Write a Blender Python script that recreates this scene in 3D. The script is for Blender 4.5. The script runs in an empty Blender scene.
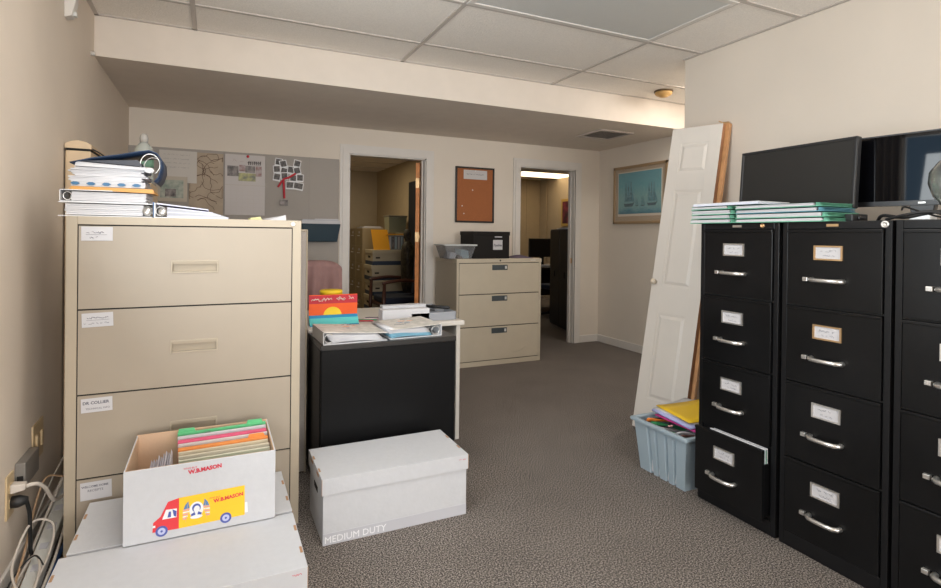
import bpy, bmesh, math, random
from mathutils import Vector, Matrix
random.seed(7)
SC = bpy.context.scene
COL = SC.collection
# ---------------------------------------------------------------- camera
cam_d = bpy.data.cameras.new('camera'); cam = bpy.data.objects.new('camera', cam_d); COL.objects.link(cam)
cam_d.sensor_width = 36; cam_d.lens = 543.67/941*36
cam_d.shift_y = -(294-237.22)/941
r0 = Vector((0.904620, -0.426061, 0.011567)); r1 = Vector((0.008559, -0.008974, -0.999923)); r2 = Vector((0.426132, 0.904650, -0.004471))
M = Matrix((r0, -r1, -r2)).transposed().to_4x4(); M.translation = (0, 0, 1.25)
cam.matrix_world = M; cam_d.clip_start = 0.02
SC.camera = cam
# ---------------------------------------------------------------- world, light, exposure
SC.view_settings.view_transform = 'Standard'; SC.view_settings.look = 'None'
SC.view_settings.gamma = 1; SC.view_settings.use_curve_mapping = False
SC.view_settings.exposure = 0.22
w = bpy.data.worlds.new('sky'); SC.world = w; w.use_nodes = True
w.node_tree.nodes['Background'].inputs[0].default_value = (0.30, 0.50, 0.72, 1)
w.node_tree.nodes['Background'].inputs[1].default_value = 1.6
def area(name, loc, direction, sx, sy, energy, col):
    l = bpy.data.lights.new(name, 'AREA'); l.shape = 'RECTANGLE'; l.size = sx; l.size_y = sy; l.energy = energy; l.color = col
    o = bpy.data.objects.new(name, l); COL.objects.link(o); o.location = loc
    o.rotation_euler = Vector(direction).to_track_quat('-Z', 'Z').to_euler(); return o
E_REAR, E_LEFT, E_FILL = 174, 47, 14
area('rear_window_daylight', (1.1, -4.16, 1.5), (0, 1, 0.30), 3.3, 1.9, E_REAR, (1.0, 0.96, 0.90))
area('left_window_daylight', (-0.70, 1.13, 1.5), (1, .0, 0.6), 1.4, 1.2, E_LEFT, (0.86, 0.90, 0.90))
area('overhead_fill', (0.55, 1.62, 2.49), (0, 0, -1), 1.2, .6, E_FILL, (1.0, .96, .90))  # added overhead fill, out of view with no fixture; lifts floor and left wall
area('alcove_fill', (3.72, 3.16, 2.49), (0, 0.1, -1), .5, .5, 14, (1.0, .95, .87))  # added fill, unseen behind the right wall's end, to brighten the dark recess
area('far_office_light', (1.5, 7.2, 2.28), (0, 0, -1), 0.6, 0.6, 8, (1.0, 0.80, 0.52))
area('side_office_light', (5.0, 8.0, 2.36), (0, 0, -1), 0.6, 1.1, 4.5, (1.0, 0.84, 0.62))

# ---------------------------------------------------------------- helpers
MATS = {}
def mat(name, c, rough=0.6, metal=0.0, bump=0.0, bscale=200, var=0.0, vscale=8, emit=None, es=1.0, trans=0.0, spec=None, c2=None, alpha=1.0):
    if name in MATS: return MATS[name]
    m = bpy.data.materials.new(name); m.use_nodes = True; nt = m.node_tree; b = nt.nodes['Principled BSDF']
    b.inputs['Roughness'].default_value = rough; b.inputs['Metallic'].default_value = metal
    b.inputs['Transmission Weight'].default_value = trans
    if spec is not None: b.inputs['Specular IOR Level'].default_value = spec
    if alpha < 1: b.inputs['Alpha'].default_value = alpha
    tc = nt.nodes.new('ShaderNodeTexCoord')
    n = nt.nodes.new('ShaderNodeTexNoise'); n.inputs['Scale'].default_value = vscale; n.inputs['Detail'].default_value = 4
    nt.links.new(tc.outputs['Object'], n.inputs['Vector'])
    r = nt.nodes.new('ShaderNodeValToRGB'); v = var
    a = tuple(max(0, x*(1-v)) for x in c); d = tuple(min(1, x*(1+v)) for x in (c2 or c))
    r.color_ramp.elements[0].position = 0.35; r.color_ramp.elements[1].position = 0.65
    r.color_ramp.elements[0].color = (*a, 1); r.color_ramp.elements[1].color = (*d, 1)
    nt.links.new(n.outputs['Fac'], r.inputs['Fac']); nt.links.new(r.outputs['Color'], b.inputs['Base Color'])
    if bump:
        n2 = nt.nodes.new('ShaderNodeTexNoise'); n2.inputs['Scale'].default_value = bscale; n2.inputs['Detail'].default_value = 3
        nt.links.new(tc.outputs['Object'], n2.inputs['Vector'])
        bp = nt.nodes.new('ShaderNodeBump'); bp.inputs['Strength'].default_value = bump; bp.inputs['Distance'].default_value = 0.003
        nt.links.new(n2.outputs['Fac'], bp.inputs['Height']); nt.links.new(bp.outputs['Normal'], b.inputs['Normal'])
    if emit:
        b.inputs['Emission Color'].default_value = (*emit, 1); b.inputs['Emission Strength'].default_value = es
    MATS[name] = m; return m

class MB:
    def __init__(s): s.v = []; s.f = []; s.m = []; s.s = []; s.mats = []
    def mi(s, m):
        if m not in s.mats: s.mats.append(m)
        return s.mats.index(m)
    def add(s, vs, fs, m, smooth=False, X=None):
        o = len(s.v); i = s.mi(m)
        s.v += [tuple(X @ Vector(p)) if X else tuple(p) for p in vs]
        for f in fs: s.f.append([o+k for k in f]); s.m.append(i); s.s.append(smooth)
        return s
    def box(s, x0, x1, y0, y1, z0, z1, m, X=None):
        vs = [(x0,y0,z0),(x1,y0,z0),(x1,y1,z0),(x0,y1,z0),(x0,y0,z1),(x1,y0,z1),(x1,y1,z1),(x0,y1,z1)]
        return s.hexa(vs, m, X)
    def hexa(s, vs, m, X=None):
        return s.add(vs, [(0,3,2,1),(4,5,6,7),(0,1,5,4),(1,2,6,5),(2,3,7,6),(3,0,4,7)], m, False, X)
    def prism(s, pts, h0, h1, m, ax='z', X=None, smooth=False):
        """2D outline extruded between h0 and h1 along an axis"""
        def P(a, b, h): return {'z': (a, b, h), 'y': (a, h, b), 'x': (h, a, b)}[ax]
        n = len(pts); vs = [P(a, b, h0) for a, b in pts]+[P(a, b, h1) for a, b in pts]
        fs = [tuple(range(n))[::-1], tuple(range(n, 2*n))]+[(i, (i+1) % n, n+(i+1) % n, n+i) for i in range(n)]
        return s.add(vs, fs, m, smooth, X)
    def tube(s, pts, r, m, n=8, X=None, cap=True):
        P = [Vector(p) for p in pts]; vs = []; fs = []
        R = r if isinstance(r, (list, tuple)) else [r]*len(P)
        up = None
        for i, p in enumerate(P):
            t = (P[min(i+1, len(P)-1)]-P[max(i-1, 0)]).normalized()
            if up is None: up = t.orthogonal().normalized()
            a = (up-t*up.dot(t))
            a = a.normalized() if a.length > 1e-6 else t.orthogonal().normalized()
            up = a; b = t.cross(a)
            for k in range(n):
                q = 2*math.pi*k/n; vs.append(p+(a*math.cos(q)+b*math.sin(q))*R[i])
        for i in range(len(P)-1):
            for k in range(n): fs.append((i*n+k, i*n+(k+1) % n, (i+1)*n+(k+1) % n, (i+1)*n+k))
        if cap: fs += [tuple(range(n))[::-1], tuple(range((len(P)-1)*n, len(P)*n))]
        return s.add(vs, fs, m, True, X)
    def lathe(s, prof, m, c=(0,0,0), n=24, X=None, sx=1, sy=1):
        vs = []; fs = []
        for r, z in prof:
            for k in range(n):
                q = 2*math.pi*k/n; vs.append((c[0]+r*sx*math.cos(q), c[1]+r*sy*math.sin(q), c[2]+z))
        for i in range(len(prof)-1):
            for k in range(n): fs.append((i*n+k, i*n+(k+1) % n, (i+1)*n+(k+1) % n, (i+1)*n+k))
        fs += [tuple(range(n))[::-1], tuple(range((len(prof)-1)*n, len(prof)*n))]
        return s.add(vs, fs, m, True, X)
    def grid(s, fn, nu, nv, m, thick=None):
        vs = [fn(i/nu, j/nv) for i in range(nu+1) for j in range(nv+1)]
        fs = [(i*(nv+1)+j, (i+1)*(nv+1)+j, (i+1)*(nv+1)+j+1, i*(nv+1)+j+1) for i in range(nu) for j in range(nv)]
        return s.add(vs, fs, m, True)
    def text(s, body, size, m, X, ext=0.0002, align='LEFT', shear=0.0, bold=0.0):
        """flat lettering; X maps text plane (x right, y up) into local space"""
        c = bpy.data.curves.new('t', 'FONT'); c.body = body; c.size = size; c.extrude = ext; c.align_x = align; c.resolution_u = 2; c.shear = shear; c.offset = bold*size
        o = bpy.data.objects.new('t', c); me = bpy.data.meshes.new_from_object(o)
        s.add([v.co[:] for v in me.vertices], [tuple(p.vertices) for p in me.polygons], m, False, X)
        bpy.data.objects.remove(o); bpy.data.meshes.remove(me); bpy.data.curves.remove(c); return s
    def scrawl(s, x0, x1, y, h, m, X, r=0.0006, seed=1):
        """unreadable handwriting"""
        rn = random.Random(seed); x = x0; pts = []
        while x < x1:
            if rn.random() < .12 and len(pts) > 3:
                s.tube(pts, r, m, 4, X); pts = []; x += h*.7
            pts.append((x, y+rn.uniform(0, h), 0)); x += h*rn.uniform(.2, .45)
        if len(pts) > 1: s.tube(pts, r, m, 4, X)
        return s
    def build(s, name, parent=None, bevel=0, solid=0, sub=0, recalc=True):
        me = bpy.data.meshes.new(name); me.from_pydata(s.v, [], s.f)
        for m in s.mats: me.materials.append(m)
        me.polygons.foreach_set('material_index', s.m); me.polygons.foreach_set('use_smooth', s.s)
        if recalc:
            bm = bmesh.new(); bm.from_mesh(me); bmesh.ops.recalc_face_normals(bm, faces=bm.faces); bm.to_mesh(me); bm.free()
        me.update()
        o = bpy.data.objects.new(name, me); COL.objects.link(o)
        if parent: o.parent = parent
        if solid:
            q = o.modifiers.new('thick', 'SOLIDIFY'); q.thickness = solid; q.offset = 0
        if bevel:
            q = o.modifiers.new('bevel', 'BEVEL'); q.width = bevel; q.segments = 2; q.limit_method = 'ANGLE'; q.angle_limit = 0.7
        if sub:
            q = o.modifiers.new('sub', 'SUBSURF'); q.levels = sub; q.render_levels = sub
        return o
def tag(o, label, cat, group=None, kind=None):
    o['label'] = label; o['category'] = cat
    if group: o['group'] = group
    if kind: o['kind'] = kind
    return o
def thing(name, label, cat, loc=(0,0,0), rz=0, group=None):
    o = bpy.data.objects.new(name, None); COL.objects.link(o); o.location = loc; o.rotation_euler = (0, 0, rz); o.empty_display_size = .1
    return tag(o, label, cat, group)
def struct(o): o['kind'] = 'structure'; return o
def copy_tree(o, loc=None, parent=None, label=None, rz=None):
    c = o.copy(); COL.objects.link(c); c.parent = parent
    if loc is not None: c.location = loc
    if rz is not None: c.rotation_euler = (0, 0, rz)
    if label: c['label'] = label
    for ch in [x for x in bpy.data.objects if x.parent == o]: copy_tree(ch, None, c)
    return c
def bez(p0, p1, p2, p3, n=12):
    out = []
    for i in range(n+1):
        t = i/n; out.append(tuple((1-t)**3*a+3*(1-t)**2*t*b+3*(1-t)*t*t*c+t**3*d for a, b, c, d in zip(p0, p1, p2, p3)))
    return out
def catmull(P, n=6):
    P = [Vector(p) for p in P]; Q = [P[0]]+P+[P[-1]]; out = []
    for i in range(1, len(Q)-2):
        for k in range(n):
            t = k/n; a, b, c, d = Q[i-1:i+3]
            out.append(0.5*((2*b)+(c-a)*t+(2*a-5*b+4*c-d)*t*t+(3*b-a-3*c+d)*t**3))
    out.append(P[-1]); return out
# frame looking at a surface that faces -Y: text x -> +X, text y -> +Z
def faceY(x, y, z): return Matrix.Translation((x, y, z)) @ Matrix.Rotation(math.pi/2, 4, 'X')
# surface that faces -X: text x -> -Y, text y -> +Z
def faceX(x, y, z): return Matrix.Translation((x, y, z)) @ Matrix.Rotation(-math.pi/2, 4, 'Z') @ Matrix.Rotation(math.pi/2, 4, 'X')

# ---------------------------------------------------------------- materials
wallp = mat('wall_paint', (0.73, 0.655, 0.57), 0.75, bump=.12, bscale=160, var=.02, vscale=2)
wallw = mat('wall_paint_left', (0.75, 0.655, 0.56), 0.7, bump=.12, bscale=160, var=.03, vscale=2)
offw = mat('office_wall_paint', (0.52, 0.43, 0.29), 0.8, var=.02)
trimw = mat('trim_white', (0.70, 0.66, 0.62), 0.4, var=.02)
soffp = mat('soffit_paint', (0.75, 0.67, 0.59), 0.8, bump=.1, var=.02)
tile = mat('ceiling_tile', (0.92, 0.87, 0.81), 0.95, bump=.8, bscale=120, var=.05, vscale=130)
gridm = mat('ceiling_grid_metal', (0.55, 0.50, 0.46), 0.5)
black = mat('black_enamel', (0.006, 0.006, 0.0065), 0.30, spec=.28, bump=.05, bscale=500, var=.25, vscale=3)
blackf = mat('black_enamel_frame', (0.009, 0.009, 0.010), 0.34, spec=.28, bump=.05, bscale=500)
chrome = mat('brushed_chrome', (0.74, 0.72, 0.69), 0.30, .85)
brass = mat('worn_brass', (0.72, 0.48, 0.26), 0.35, 0.9)
dark = mat('dark_gap', (0.012, 0.011, 0.010), 0.8)
white = mat('white_paper', (0.62, 0.615, 0.64), 0.8, var=.02)
label_p = mat('label_paper', (0.56, 0.55, 0.57), 0.7)
ink = mat('grey_ink', (0.12, 0.12, 0.15), 0.8)
tan = mat('tan_enamel', (0.355, 0.298, 0.232), 0.45, bump=.06, bscale=400, var=.02, vscale=3)
tanf = mat('tan_enamel_frame', (0.41, 0.345, 0.26), 0.45, bump=.05, bscale=400)
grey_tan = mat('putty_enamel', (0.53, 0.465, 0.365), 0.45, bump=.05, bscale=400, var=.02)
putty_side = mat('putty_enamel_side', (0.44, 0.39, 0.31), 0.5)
card = mat('white_cardboard', (0.555, 0.56, 0.585), 0.75, bump=.25, bscale=60, var=.015, vscale=40)
kraft = mat('kraft_cardboard', (0.62, 0.42, 0.28), 0.8, bump=.2, bscale=90, var=.04)
kraftd = mat('kraft_slot', (0.42, 0.24, 0.13), 0.85)

def carpet_mat():
    m = bpy.data.materials.new('carpet'); m.use_nodes = True; nt = m.node_tree; b = nt.nodes['Principled BSDF']
    tc = nt.nodes.new('ShaderNodeTexCoord')
    n = nt.nodes.new('ShaderNodeTexNoise'); n.inputs['Scale'].default_value = 170; n.inputs['Detail'].default_value = 3; n.inputs['Roughness'].default_value = .7
    r = nt.nodes.new('ShaderNodeValToRGB'); e = r.color_ramp.elements
    e[0].position = .40; e[0].color = (.035, .031, .029, 1); e[1].position = .62; e[1].color = (.52, .455, .41, 1)
    x = e.new(.5); x.color = (.18, .158, .142, 1)
    n2 = nt.nodes.new('ShaderNodeTexNoise'); n2.inputs['Scale'].default_value = 3
    mx = nt.nodes.new('ShaderNodeMixRGB'); mx.blend_type = 'MULTIPLY'; mx.inputs[0].default_value = .3
    nt.links.new(tc.outputs['Object'], n.inputs['Vector']); nt.links.new(tc.outputs['Object'], n2.inputs['Vector'])
    nt.links.new(n.outputs['Fac'], r.inputs['Fac']); nt.links.new(r.outputs['Color'], mx.inputs[1]); nt.links.new(n2.outputs['Fac'], mx.inputs[2])
    nt.links.new(mx.outputs['Color'], b.inputs['Base Color']); b.inputs['Roughness'].default_value = .98; b.inputs['Specular IOR Level'].default_value = .1
    bp = nt.nodes.new('ShaderNodeBump'); bp.inputs['Strength'].default_value = .6; bp.inputs['Distance'].default_value = .006
    nt.links.new(n.outputs['Fac'], bp.inputs['Height']); nt.links.new(bp.outputs['Normal'], b.inputs['Normal']); return m
carpet = carpet_mat()

# ---------------------------------------------------------------- structure
XL, XR, XE, YB, YC, YR, ZC, ZS, YS = -0.64, 3.0, 4.15, 5.22, 2.84, -4.2, 2.505, 2.265, 3.794
T = .10
struct(MB().box(-2.2, 7.0, -5.0, 10.4, -.1, 0, carpet).build('floor'))
struct(MB().box(XL, XE, YR, YB, ZC, ZC+.08, tile).build('ceiling'))
# left wall with a window beside the camera
g = MB(); X0, X1 = XL-T, XL
g.box(X0, X1, YR-T, .4, 0, ZC, wallw).box(X0, X1, 1.86, YB, 0, ZC, wallw).box(X0, X1, .4, 1.86, 0, .9, wallw).box(X0, X1, .4, 1.86, 2.25, ZC, wallw)
struct(g.build('wall_left'))
g = MB()
for a, b in ((0.4, .44), (1.82, 1.86)): g.box(XL-.09, XL-.04, a, b, .9, 2.25, trimw)
g.box(XL-.09, XL-.04, .4, 1.86, .9, .94, trimw).box(XL-.09, XL-.04, .4, 1.86, 2.21, 2.25, trimw).box(XL-.09, XL-.045, .4, 1.86, 1.50, 1.53, trimw)
struct(g.build('window_1'))
curt = mat('taupe_curtain', (.20, .17, .14), .9, bump=.2)
t = thing('curtain', 'taupe window curtain mirrored in the glossy black monitor', 'curtain', (XL, 1.95, 0))
MB().grid(lambda u, v: (.045+.020*math.sin(u*26), -.12+.22*u, .75+1.55*v), 48, 4, curt).build('fabric', t, solid=.004)
MB().tube([(.045, -1.65, 2.31), (.045, .12, 2.31)], .010, trimw).build('rod', t)
# rear wall with a wide window
g = MB()
g.box(XL, XR, YR-T, YR, 0, .5, wallp).box(XL, XR, YR-T, YR, 2.45, ZC, wallp).box(XL, -.56, YR-T, YR, .5, 2.45, wallp).box(2.76, XR, YR-T, YR, .5, 2.45, wallp)
struct(g.build('wall_rear'))
g = MB()
for a in (-.56, 1.08, 2.72): g.box(a, a+.04, YR-.09, YR-.04, .5, 2.45, trimw)
g.box(-.56, 2.76, YR-.09, YR-.04, .5, .54, trimw).box(-.56, 2.76, YR-.09, YR-.04, 2.41, 2.45, trimw)
struct(g.build('window_2'))
struct(MB().box(XR, XR+T, YR-T, YC, 0, ZC, wallp).build('wall_right'))
struct(MB().box(XR+T, XE+T, YC-T, YC, 0, ZC, wallp).build('wall_recess_near'))
struct(MB().box(XE, XE+T, YC, YB, 0, ZC, wallp).build('wall_recess_right'))
# back wall with two door openings
D1, D2, ZD = (1.161, 1.945), (3.054, 3.795), 2.017
g = MB()
g.box(XL-T, D1[0], YB, YB+T, 0, ZC, wallp).box(D1[1], D2[0], YB, YB+T, 0, ZC, wallp).box(D2[1], XE+T, YB, YB+T, 0, ZC, wallp)
g.box(D1[0], D1[1], YB, YB+T, ZD, ZC, wallp).box(D2[0], D2[1], YB, YB+T, ZD, ZC, wallp)
struct(g.build('wall_back'))
struct(MB().box(XL, XE, YS, YB, ZS, ZC-.001, soffp).build('wall_soffit'))
# door casings with stepped profile and jambs
for i, (a, b) in enumerate((D1, D2)):
    g = MB()
    for w_, t_ in ((.085, .012), (.06, .020), (.022, .015)):
        g.box(a-w_, a+.0, YB-t_, YB-.001, 0, ZD, trimw).box(b, b+w_, YB-t_, YB-.001, 0, ZD, trimw).box(a-w_, b+w_, YB-t_, YB, ZD, ZD+w_, trimw)
    g.box(a, a+.012, YB-.005, YB+T+.01, 0, ZD, trimw).box(b-.012, b, YB-.005, YB+T+.01, 0, ZD, trimw).box(a, b, YB-.005, YB+T+.01, ZD-.012, ZD, trimw)
    g.box(a+.012, a+.024, YB+.05, YB+.08, 0, ZD, trimw).box(b-.024, b-.012, YB+.05, YB+.08, 0, ZD, trimw)
    if i == 1: g.box(b-.014, b-.010, YB+.02, YB+.05, .93, .99, brass)
    struct(g.build('trim_%d' % (i+1)))
# baseboards
def baseboard(name, x0, x1, y0, y1):
    g = MB().box(x0, x1, y0, y1, 0, .085, trimw); struct(g.build('baseboard_'+name, bevel=.004))
baseboard('left', XL, XL+.013, YR, YB); baseboard('recess_right', XE-.013, XE, YC, YB)
baseboard('back', D2[1]+.085, XE, YB-.013, YB); baseboard('back_middle', D1[1]+.085, D2[0]-.085, YB-.013, YB)
baseboard('back_left', XL, D1[0]-.085, YB-.013, YB); baseboard('right', XR-.013, XR, YR, YC)
# ceiling grid
g = MB()
for x in (-.12, 1.22, 2.51): g.box(x-.013, x+.013, YR, YS, ZC-.006, ZC+.002, gridm)
y = 3.38
while y > YR: g.box(XL, XR, y-.013, y+.013, ZC-.0055, ZC+.002, gridm); y -= .69
for y in (3.38,): g.box(XR, XE, y-.013, y+.013, ZC-.0055, ZC+.002, gridm)
g.box(XR-.022, XR, YR, YC, ZC-.006, ZC, gridm).box(XL, XL+.022, YR, YS, ZC-.006, ZC, gridm).box(XL, XE, YS-.02, YS, ZC-.006, ZC, gridm)
struct(g.build('trim_3'))

# neighbouring offices seen through the doorways
Z1, Z2 = 2.3, 2.4
A0, A1, AY0, AY1 = .2, 2.5, YB+T, 9.05
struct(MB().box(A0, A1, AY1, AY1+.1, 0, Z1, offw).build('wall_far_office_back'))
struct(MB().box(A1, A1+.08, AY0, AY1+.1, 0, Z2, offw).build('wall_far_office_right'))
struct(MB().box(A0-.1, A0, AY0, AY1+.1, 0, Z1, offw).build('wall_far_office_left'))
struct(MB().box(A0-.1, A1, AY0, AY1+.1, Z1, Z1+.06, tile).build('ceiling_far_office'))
struct(MB().box(A0, A1, 7.2, 7.225, Z1-.005, Z1, gridm).box(A0, A1, 7.85, 7.875, Z1-.005, Z1, gridm).box(1.6, 1.625, AY0, AY1, Z1-.005, Z1, gridm).box(A0, A1, 8.45, 8.475, Z1-.005, Z1, gridm).build('trim_4'))
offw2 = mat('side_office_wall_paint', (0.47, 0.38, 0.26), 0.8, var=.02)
B0, B1, BY1 = A1+.08, 6.1, 9.6
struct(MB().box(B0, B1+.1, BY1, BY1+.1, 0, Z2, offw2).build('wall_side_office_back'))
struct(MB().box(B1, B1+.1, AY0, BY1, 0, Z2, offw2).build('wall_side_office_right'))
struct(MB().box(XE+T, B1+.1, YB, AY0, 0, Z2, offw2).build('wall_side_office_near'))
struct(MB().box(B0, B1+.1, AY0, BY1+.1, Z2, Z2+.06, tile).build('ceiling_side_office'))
struct(MB().box(B0, B1, 7.9, 7.925, Z2-.005, Z2, gridm).box(B0, B1, 9.2, 9.225, Z2-.005, Z2, gridm).build('trim_5'))
struct(MB().box(B1-.03, B1-.02, 9.3, 9.34, 0, Z2, offw2).box(5.78, 5.8, BY1-.012, BY1, 0, Z2, offw2).build('trim_6'))

# open door leaf of the far office, wood edge to the viewer
wood = mat('orange_wood_edge', (0.72, 0.28, 0.09), .5, bump=.2, bscale=40, var=.15, vscale=14)
doord = mat('door_veneer', (0.40, 0.2, 0.10), .5, var=.1)
dr = MB(); L = .70
dr.box(0, .040, 0, L, .01, 1.99, wood)
leaf = struct(dr.build('door_1', bevel=.002)); leaf.location = (1.885, AY0+.03, 0); leaf.rotation_euler = (0, 0, -math.radians(27))
for z in (.35, 1.22, 1.78):
    MB().box(.0, .05, -.004, 0, z-.05, z+.05, brass).tube([(.045, -.006, z-.055), (.045, -.006, z+.055)], .008, brass).build('hinge', leaf)

# ---------------------------------------------------------------- ceiling fixtures
t = thing('ceiling_light', 'switched off fluorescent troffer set in the ceiling grid', 'ceiling light', (1.865, 2.345, ZC))
lens = mat('troffer_lens', (0.62, 0.62, 0.60), .35, bump=.3, bscale=400)
MB().box(-.645, .645, -.335, -.30, -.011, -.001, trimw).box(-.645, .645, .30, .335, -.011, -.001, trimw).box(-.645, -.61, -.30, .30, -.011, -.001, trimw).box(.61, .645, -.30, .30, -.011, -.001, trimw).build('frame', t, bevel=.003)
MB().box(-.61, .61, -.30, .30, -.006, -.001, lens).build('lens', t)
t = thing('smoke_detector', 'yellowed round smoke detector on the ceiling beyond the soffit corner', 'smoke detector', (3.48, 3.53, ZC))
sd = mat('yellowed_plastic', (0.60, 0.36, 0.13), .5)
MB().lathe([(.0, 0), (.078, 0), (.078, -.012), (.0, -.012)], mat('detector_base', (.12, .07, .03), .5)).build('base', t)
MB().lathe([(.0, -.012), (.07, -.012), (.072, -.026), (.058, -.040), (.036, -.046), (.034, -.052), (0, -.053)], sd).build('cover', t)
t = thing('ceiling_vent', 'grey louvred air vent in the underside of the soffit', 'vent', (3.5, 4.33, ZS))
vm = mat('vent_metal', (.55, .48, .44), .5)
MB().box(-.2, .2, -.2, -.17, -.012, -.001, vm).box(-.2, .2, .17, .2, -.012, -.001, vm).box(-.2, -.17, -.17, .17, -.012, -.001, vm).box(.17, .2, -.17, .17, -.012, -.001, vm).build('frame', t, bevel=.002)
g = MB().box(-.17, .17, -.17, .17, -.003, -.001, dark)
for i in range(11): g.hexa([(-.17, -.16+i*.03, -.010), (.17, -.16+i*.03, -.010), (.17, -.145+i*.03, -.003), (-.17, -.145+i*.03, -.003), (-.17, -.158+i*.03, -.011), (.17, -.158+i*.03, -.011), (.17, -.143+i*.03, -.004), (-.17, -.143+i*.03, -.004)], vm)
g.build('louvres', t)
t = thing('wall_sensor', 'small white wedge shaped sensor high on the left wall', 'sensor', (XL, 3.12, 2.30))
MB().prism([(0, -.06), (.03, -.05), (.045, .02), (.045, .09), (0, .1)], -.03, .03, trimw, 'y').build('housing', t, bevel=.004)
MB().box(.03, .045, -.012, .012, -.045, -.025, lens).build('lens', t)
t = tag(MB().tube([(XL, 3.70, 2.25), (XL+.02, 3.70, 2.25)], .012, trimw, 12).build('wall_bumper'), 'tiny white knob on left wall under the soffit corner', 'knob')

# ---------------------------------------------------------------- black vertical file cabinets
def sheet_label(g, X, w_, h_, fr, seed):
    g.box(-w_/2, w_/2, -h_/2, h_/2, 0, .004, fr, X)
def file_cabinet(label, yc, W, frames, handle=True, outs=(0,0,0,0), seed=0):
    H, Dp, xf = 1.317, .66, 0
    t = thing('file_cabinet', label, 'file cabinet', (2.12, yc, 0), 0, 'black four drawer file cabinets')
    h = W/2
    g = MB().box(.012, Dp, -h, h, 0.0, H, blackf)
    g.box(0, .012, -h, -h+.022, 0, H, blackf).box(0, .012, h-.022, h, 0, H, blackf).box(0, .012, -h+.022, h-.022, 1.288, H, blackf).box(0, .012, -h+.022, h-.022, 0, .062, blackf)
    for z in (.985, .68, .37): g.box(0.003, .012, -h+.022, h-.022, z-.004, z+.004, dark)
    g.build('body', t, bevel=.002)
    tops = (1.286, .980, .675, .365)
    for i, zt in enumerate(tops):
        zb = (tops[i+1]+.007) if i < 3 else .066
        o = -outs[i]
        g = MB(); a = h-.026
        g.box(o-.006, o+.010, -a, a, zb, zt, black)
        g.box(o-.010, o-.006, -a, a, zt-.012, zt, black)       # top lip
        if outs[i] > .02: g.box(o+.010, .10, -a+.01, -a+.016, zb+.01, zt-.05, black).box(o+.010, .10, a-.016, a-.01, zb+.01, zt-.05, black)
        d = g.build('drawer', t, bevel=.003)
        cy = .012; zl = zt-.090; zh = zt-.195
        fr = frames[i]
        g = MB(); X = faceX(o-.006, cy, zl)
        for (x0, x1, y0, y1) in ((-.054, .054, .022, .028), (-.054, .054, -.028, -.022), (-.054, -.047, -.022, .022), (.047, .054, -.022, .022)): g.box(x0, x1, y0, y1, 0, .005, fr, X)
        g.box(-.047, .047, -.022, .022, 0, .002, label_p, X)
        g.scrawl(-.03, .03, .002, .010, ink, X @ Matrix.Translation((0, 0, .0022)), .0007, seed*7+i)
        g.scrawl(-.02, .026, -.014, .008, ink, X @ Matrix.Translation((0, 0, .0022)), .0006, seed*9+i)
        lo = g.build('label_holder', d)
        lo['label'] = 'brass label holder' if fr is brass else 'chrome label holder'
        if handle:
            X = faceX(o-.006, cy, zh)
            pts = [(-.058, 0, 0), (-.056, 0, .018), (-.046, 0, .028), (-.02, 0, .033), (.02, 0, .033), (.046, 0, .028), (.056, 0, .018), (.058, 0, 0)]
            g = MB(); g.tube(pts, [.010, .009, .0085, .008, .008, .0085, .009, .010], chrome, 8, X).build('handle', d)
            MB().box(-.092, -.072, -.008, .008, 0, .014, chrome, X).build('thumb_latch', d, bevel=.002)
    X = faceX(-.001, 0, 1.302)
    MB().box(-.022, .022, -.005, .005, 0, .003, brass if frames[0] is brass else chrome, X).build('name_plate', t)
    return t
# wide middle cabinet, narrow far cabinet, near cabinet cut by frame
c1 = file_cabinet('black four drawer file cabinet beside the leaning white door, bottom drawer ajar', 1.695, .40, [chrome]*4, True, (0, .004, .006, .045), 1)
c2 = file_cabinet('black wide file cabinet in the middle of the row, brass label frames on top drawers', 1.279, .40, [brass, brass, chrome, chrome], True, (0, 0, 0, 0), 2)
c3 = file_cabinet('black file cabinet at the right edge of the photo with cables on top', .868, .40, [chrome]*4, True, (0, 0, 0, 0), 3)
for c, m, y_, r_ in ((c1, brass, -.125, .010), (c2, chrome, -.178, .013)):
    MB().lathe([(0, 0), (r_, 0), (r_, .004), (r_*.55, .005), (r_*.55, .002), (0, .002)], m, X=faceX(-.001, y_, 1.303), n=20).build('lock', c)
# papers sticking up in the open bottom drawer
pblue = mat('pale_blue_paper', (.50, .66, .72), .8)
g = MB()
for i, (m, dz) in enumerate([(white, .0), (pblue, -.006), (white, -.003), (mat('green_card', (.08, .32, .20), .7), -.012), (white, -.004)]):
    g.box(2.088+i*.006, 2.0925+i*.006, 1.530, 1.80, .30, .368+dz, m)
tag(g.build('file_papers'), 'white and pale blue papers packed in the open bottom drawer', 'papers', kind='stuff')

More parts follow.
